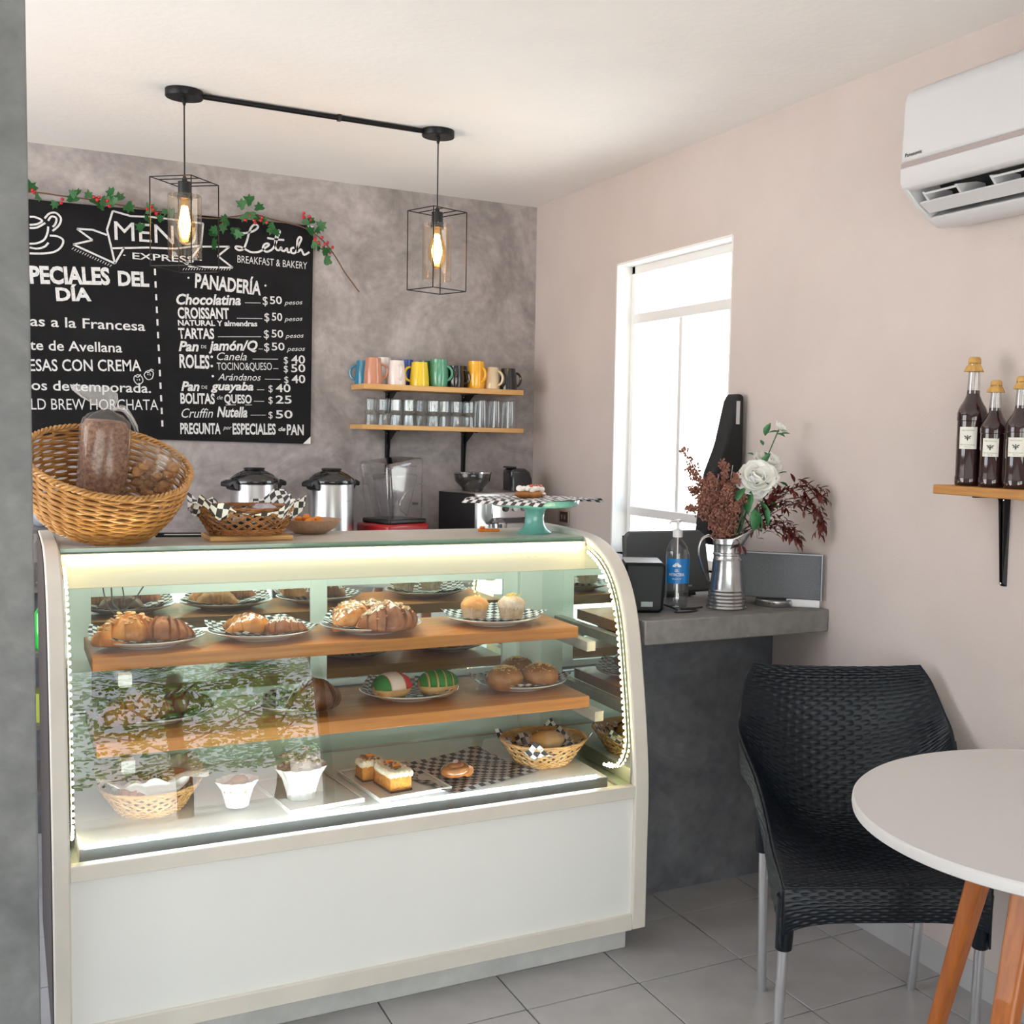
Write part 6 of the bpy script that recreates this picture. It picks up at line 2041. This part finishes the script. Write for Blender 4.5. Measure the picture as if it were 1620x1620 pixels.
t1 = tulip_cup('white cream cupcake in tulip paper on the nearer tray', 0.672, 2.985, M_cream2, 1.25)
ft = MB()
for i in range(70):
    a = rf.uniform(0, 6.28)
    ft.blob((0.055 * cos(a) * rf.random() ** 0.4, 0.055 * sin(a) * rf.random() ** 0.4, 0.085 + rf.uniform(0, 0.035)), (0.006, 0.006, 0.003), 6, 4, M=Matrix.Rotation(rf.uniform(0, 3), 3, 'X'))
ft.build('crumb_flakes', P('beige_flake', (0.55, 0.42, 0.34), 0.7, col2=(0.30, 0.20, 0.15), vs=60), t1, kind='stuff')
tulip_cup('small glazed cupcake in tulip paper between the basket and the tray', 0.512, 2.985, P('brown_glaze', (0.45, 0.22, 0.09), 0.25, coat=0.6), 1.0)


def carrot(lab, x, y, rz, ln):
    t = thing('carrot_cake', lab, 'cake', (x, y, Z3 + 0.0065), rz)
    MB().box(-0.030, 0.030, -ln / 2, ln / 2, 0, 0.040).build('sponge', P('orange_sponge', (0.80, 0.36, 0.06), 0.8, col2=(0.55, 0.20, 0.03), vs=60, bump=0.6, bs=120), t, bevel=0.003)
    MB().box(-0.031, 0.031, -ln / 2, ln / 2 + 0.001, 0, 0.006).build('base_crust', M_choc, t)
    c = MB()
    for i in range(5):
        for j in range(int(ln / 0.013)):
            c.blob((-0.027 + 0.0135 * i, -ln / 2 + 0.006 + 0.013 * j, 0.047 + rf.uniform(-0.001, 0.002)), (0.0092, 0.0092, 0.0105), 10, 7, fn=lambda d: 0.10 * sin(6 * atan2(d.y, d.x)))
    c.build('frosting', P('butter_frosting', (0.84, 0.78, 0.60), 0.6, sss=0.15), t)
    w = MB()
    for i in range(22):
        w.blob((rf.gauss(0, 0.008), rf.uniform(-ln * 0.4, ln * 0.4), 0.057 + rf.uniform(0, 0.004)), (0.005, 0.004, 0.003), 6, 5, fn=lambda d: 0.3 * nz(d * 3 + Vector((i, 0, 0))))
    w.build('walnut_bits', P('walnut', (0.30, 0.16, 0.07), 0.8), t, kind='stuff')
    for yy in ((-ln * 0.2, ln * 0.2) if ln > 0.07 else (0,)):
        MB().tube([(-0.008, yy, 0.064), (0.012, yy + 0.003, 0.063)], [0.0055, 0.0035], 8).build('sugar_carrot', P('sugar_carrot', (0.85, 0.28, 0.03), 0.5), t)
    return t


carrot('long iced carrot cake slice at the front of its tray', 0.915, 2.975, 0.12, 0.115)
carrot('short iced carrot cake slice at the back of its tray', 0.880, 3.075, 0.05, 0.060)
pdk = thing('checked_paper', 'large checked paper on the deck under the swirl bun', 'paper', (1.145, 3.03, Z3), 0.35)
dk = MB()
dk.grid(lambda u, v: ((u - 0.5) * 0.33, (v - 0.5) * 0.27, 0.003 + 0.055 * max(0, v - 0.62) ** 1.2 + 0.05 * max(0, 0.15 - u) + 0.008 * max(-0.2, nz((u * 5, v * 5, 2)))), 30, 26, uv=lambda u, v: (u * 0.33, v * 0.27))
dk.build('sheet', checker('checker_paper_grey', (0.50, 0.50, 0.51), (0.03, 0.032, 0.036), 0.018), pdk, smooth=180)
sw = thing('swirl_bun', 'glossy brown swirl bun on the checked paper on the deck', 'bun', (1.090, 2.955, Z3 + 0.010))
ws__ = []
for i in range(90):
    s_ = i / 89
    a = s_ * 4.6 * pi
    r_ = 0.036 * (1 - s_ * 0.9)
    ws__.append((r_ * cos(a), r_ * sin(a), 0.018 + 0.026 * s_))
MB().tube(ws__, [0.0165 - 0.006 * (i / 89) for i in range(90)], 10).build('swirl', P('glazed_bun', (0.50, 0.20, 0.055), 0.2, col2=(0.26, 0.08, 0.02), vs=25, coat=0.9), sw)
lb2 = lattice_basket('bread_basket', 'golden woven basket on the deck near the lit glass corner', (1.395, 3.045, Z3), 0.072, 0.128, 0.075, M_wick3, nst=24, group='woven baskets on the deck')
pl2 = thing('checked_paper', 'checked paper lining the golden deck basket', 'paper', (1.395, 3.045, Z3), 0.2)
l2 = liner(pl2, 0.112, 0.018, 0.075, 1.0, name='sheet', amp=0.018, seed=9)
bun('wrapped_roll', 'pale roll wrapped in paper inside the golden deck basket', 1.400, 3.030, Z3 + 0.045, 0.055, 0.05, M_pal, rz=0.3)
# little white price cards and shelf clips
for (nm, x, y, z) in (('upper', 0.232, 2.93, Z1 - 0.060), ('lower', 0.232, 2.87, Z2 - 0.060)):
    t = thing('price_card', 'small blank white card clipped under the %s shelf at the pillar end' % nm, 'card', (x, y - 0.003, z))
    MB().box(0, 0.03, -0.001, 0.0, 0, 0.026).build('card', M_paper, t)
wr_ = thing('black_wires', 'black wires dangling inside the case under the valance at the pillar end', 'wires', (0.215, 3.12, 1.075))
MB().tube(cr([(0.0, 0.02, 0.0), (0.01, 0.015, -0.05), (0.035, 0.01, -0.075), (0.07, 0.015, -0.045), (0.10, 0.02, 0.0)], 6), 0.0018, 5).tube(cr([(0.02, 0.02, 0.0), (0.025, 0.015, -0.05), (0.05, 0.01, -0.065), (0.045, 0.02, 0.0)], 6), 0.0018, 5).build('wire', M_black, wr_)

# ================================================================== OUTSIDE THE ENTRANCE (seen mirrored in the case glass)
M_lawn = P('sunlit_paving', (0.62, 0.60, 0.55), 0.8, var=0.2, vs=1.5)
struct('ground', MB().box(-9, 11, -14, Y0 - 0.15, -0.25, -0.10), M_lawn)
struct('door_1', MB().box(-1.2, -1.15, Y0 - 0.10, Y0 - 0.04, 0, 2.2).box(1.55, 1.6, Y0 - 0.10, Y0 - 0.04, 0, 2.2).box(0.25, 0.29, Y0 - 0.10, Y0 - 0.04, 0, 2.15).box(-1.15, 1.55, Y0 - 0.10, Y0 - 0.04, 2.15, 2.2), M_blackm)
M_tleaf = P('garden_leaf', (0.07, 0.20, 0.04), 0.5, col2=(0.24, 0.40, 0.07), vs=3)
M_bark = P('garden_bark', (0.14, 0.09, 0.06), 0.9, var=0.4, vs=12)
gdt = None
TS = [(-1.5, -4.6, 1.0, 'slim leafy garden tree nearest the entrance'), (1.4, -5.6, 1.2, 'broad garden tree facing the entrance'), (4.4, -5.2, 1.05, 'leafy garden tree to the side of the entrance'), (-4.9, -6.8, 1.3, 'tall garden tree at the far side of the yard'), (3.2, -10.5, 1.5, 'distant large garden tree')]
tl = random.Random(4)
for (x, y, s_, lab) in TS:
    if gdt is None:
        gdt = thing('garden_tree', lab, 'tree', (x, y, -0.1))
        tk = MB()
        tk.tube(cr([(0, 0, 0), (0.05, 0, 0.9), (-0.03, 0.05, 1.8), (0.04, 0, 2.7)], 5), 0.06, 8)
        for i in range(9):
            a = i * 2.4
            z0_ = 1.1 + 0.2 * i
            tk.tube([(0, 0, z0_), (0.5 * cos(a), 0.5 * sin(a), z0_ + 0.4), (1.0 * cos(a), 1.0 * sin(a), z0_ + 0.6)], [0.016, 0.010, 0.004], 5)
        tk.build('trunk', M_bark, gdt)
        lf_ = MB()
        for i in range(5200):
            a, r_, z_ = tl.uniform(0, 6.28), 1.15 * sqrt(tl.random()), tl.uniform(0.9, 3.6)
            if nz((r_ * cos(a) * 2.2, r_ * sin(a) * 2.2, z_ * 2.2)) < -0.08:
                continue
            c = Vector((r_ * cos(a), r_ * sin(a), z_))
            d = Vector((tl.gauss(0, 1), tl.gauss(0, 1), tl.gauss(-0.3, 0.7))).normalized()
            e_ = d.orthogonal().normalized()
            L_ = tl.uniform(0.05, 0.10)
            lf_.add([c, c + d * L_ * 0.5 + e_ * L_ * 0.28, c + d * L_, c + d * L_ * 0.5 - e_ * L_ * 0.28], [(0, 1, 2, 3)])
        lf_.build('foliage', M_tleaf, gdt, kind='stuff', smooth=0)
        gdt.scale = (s_,) * 3
    else:
        dup(gdt, (x, y, -0.1), tl.uniform(0, 6), lab, scale=s_)
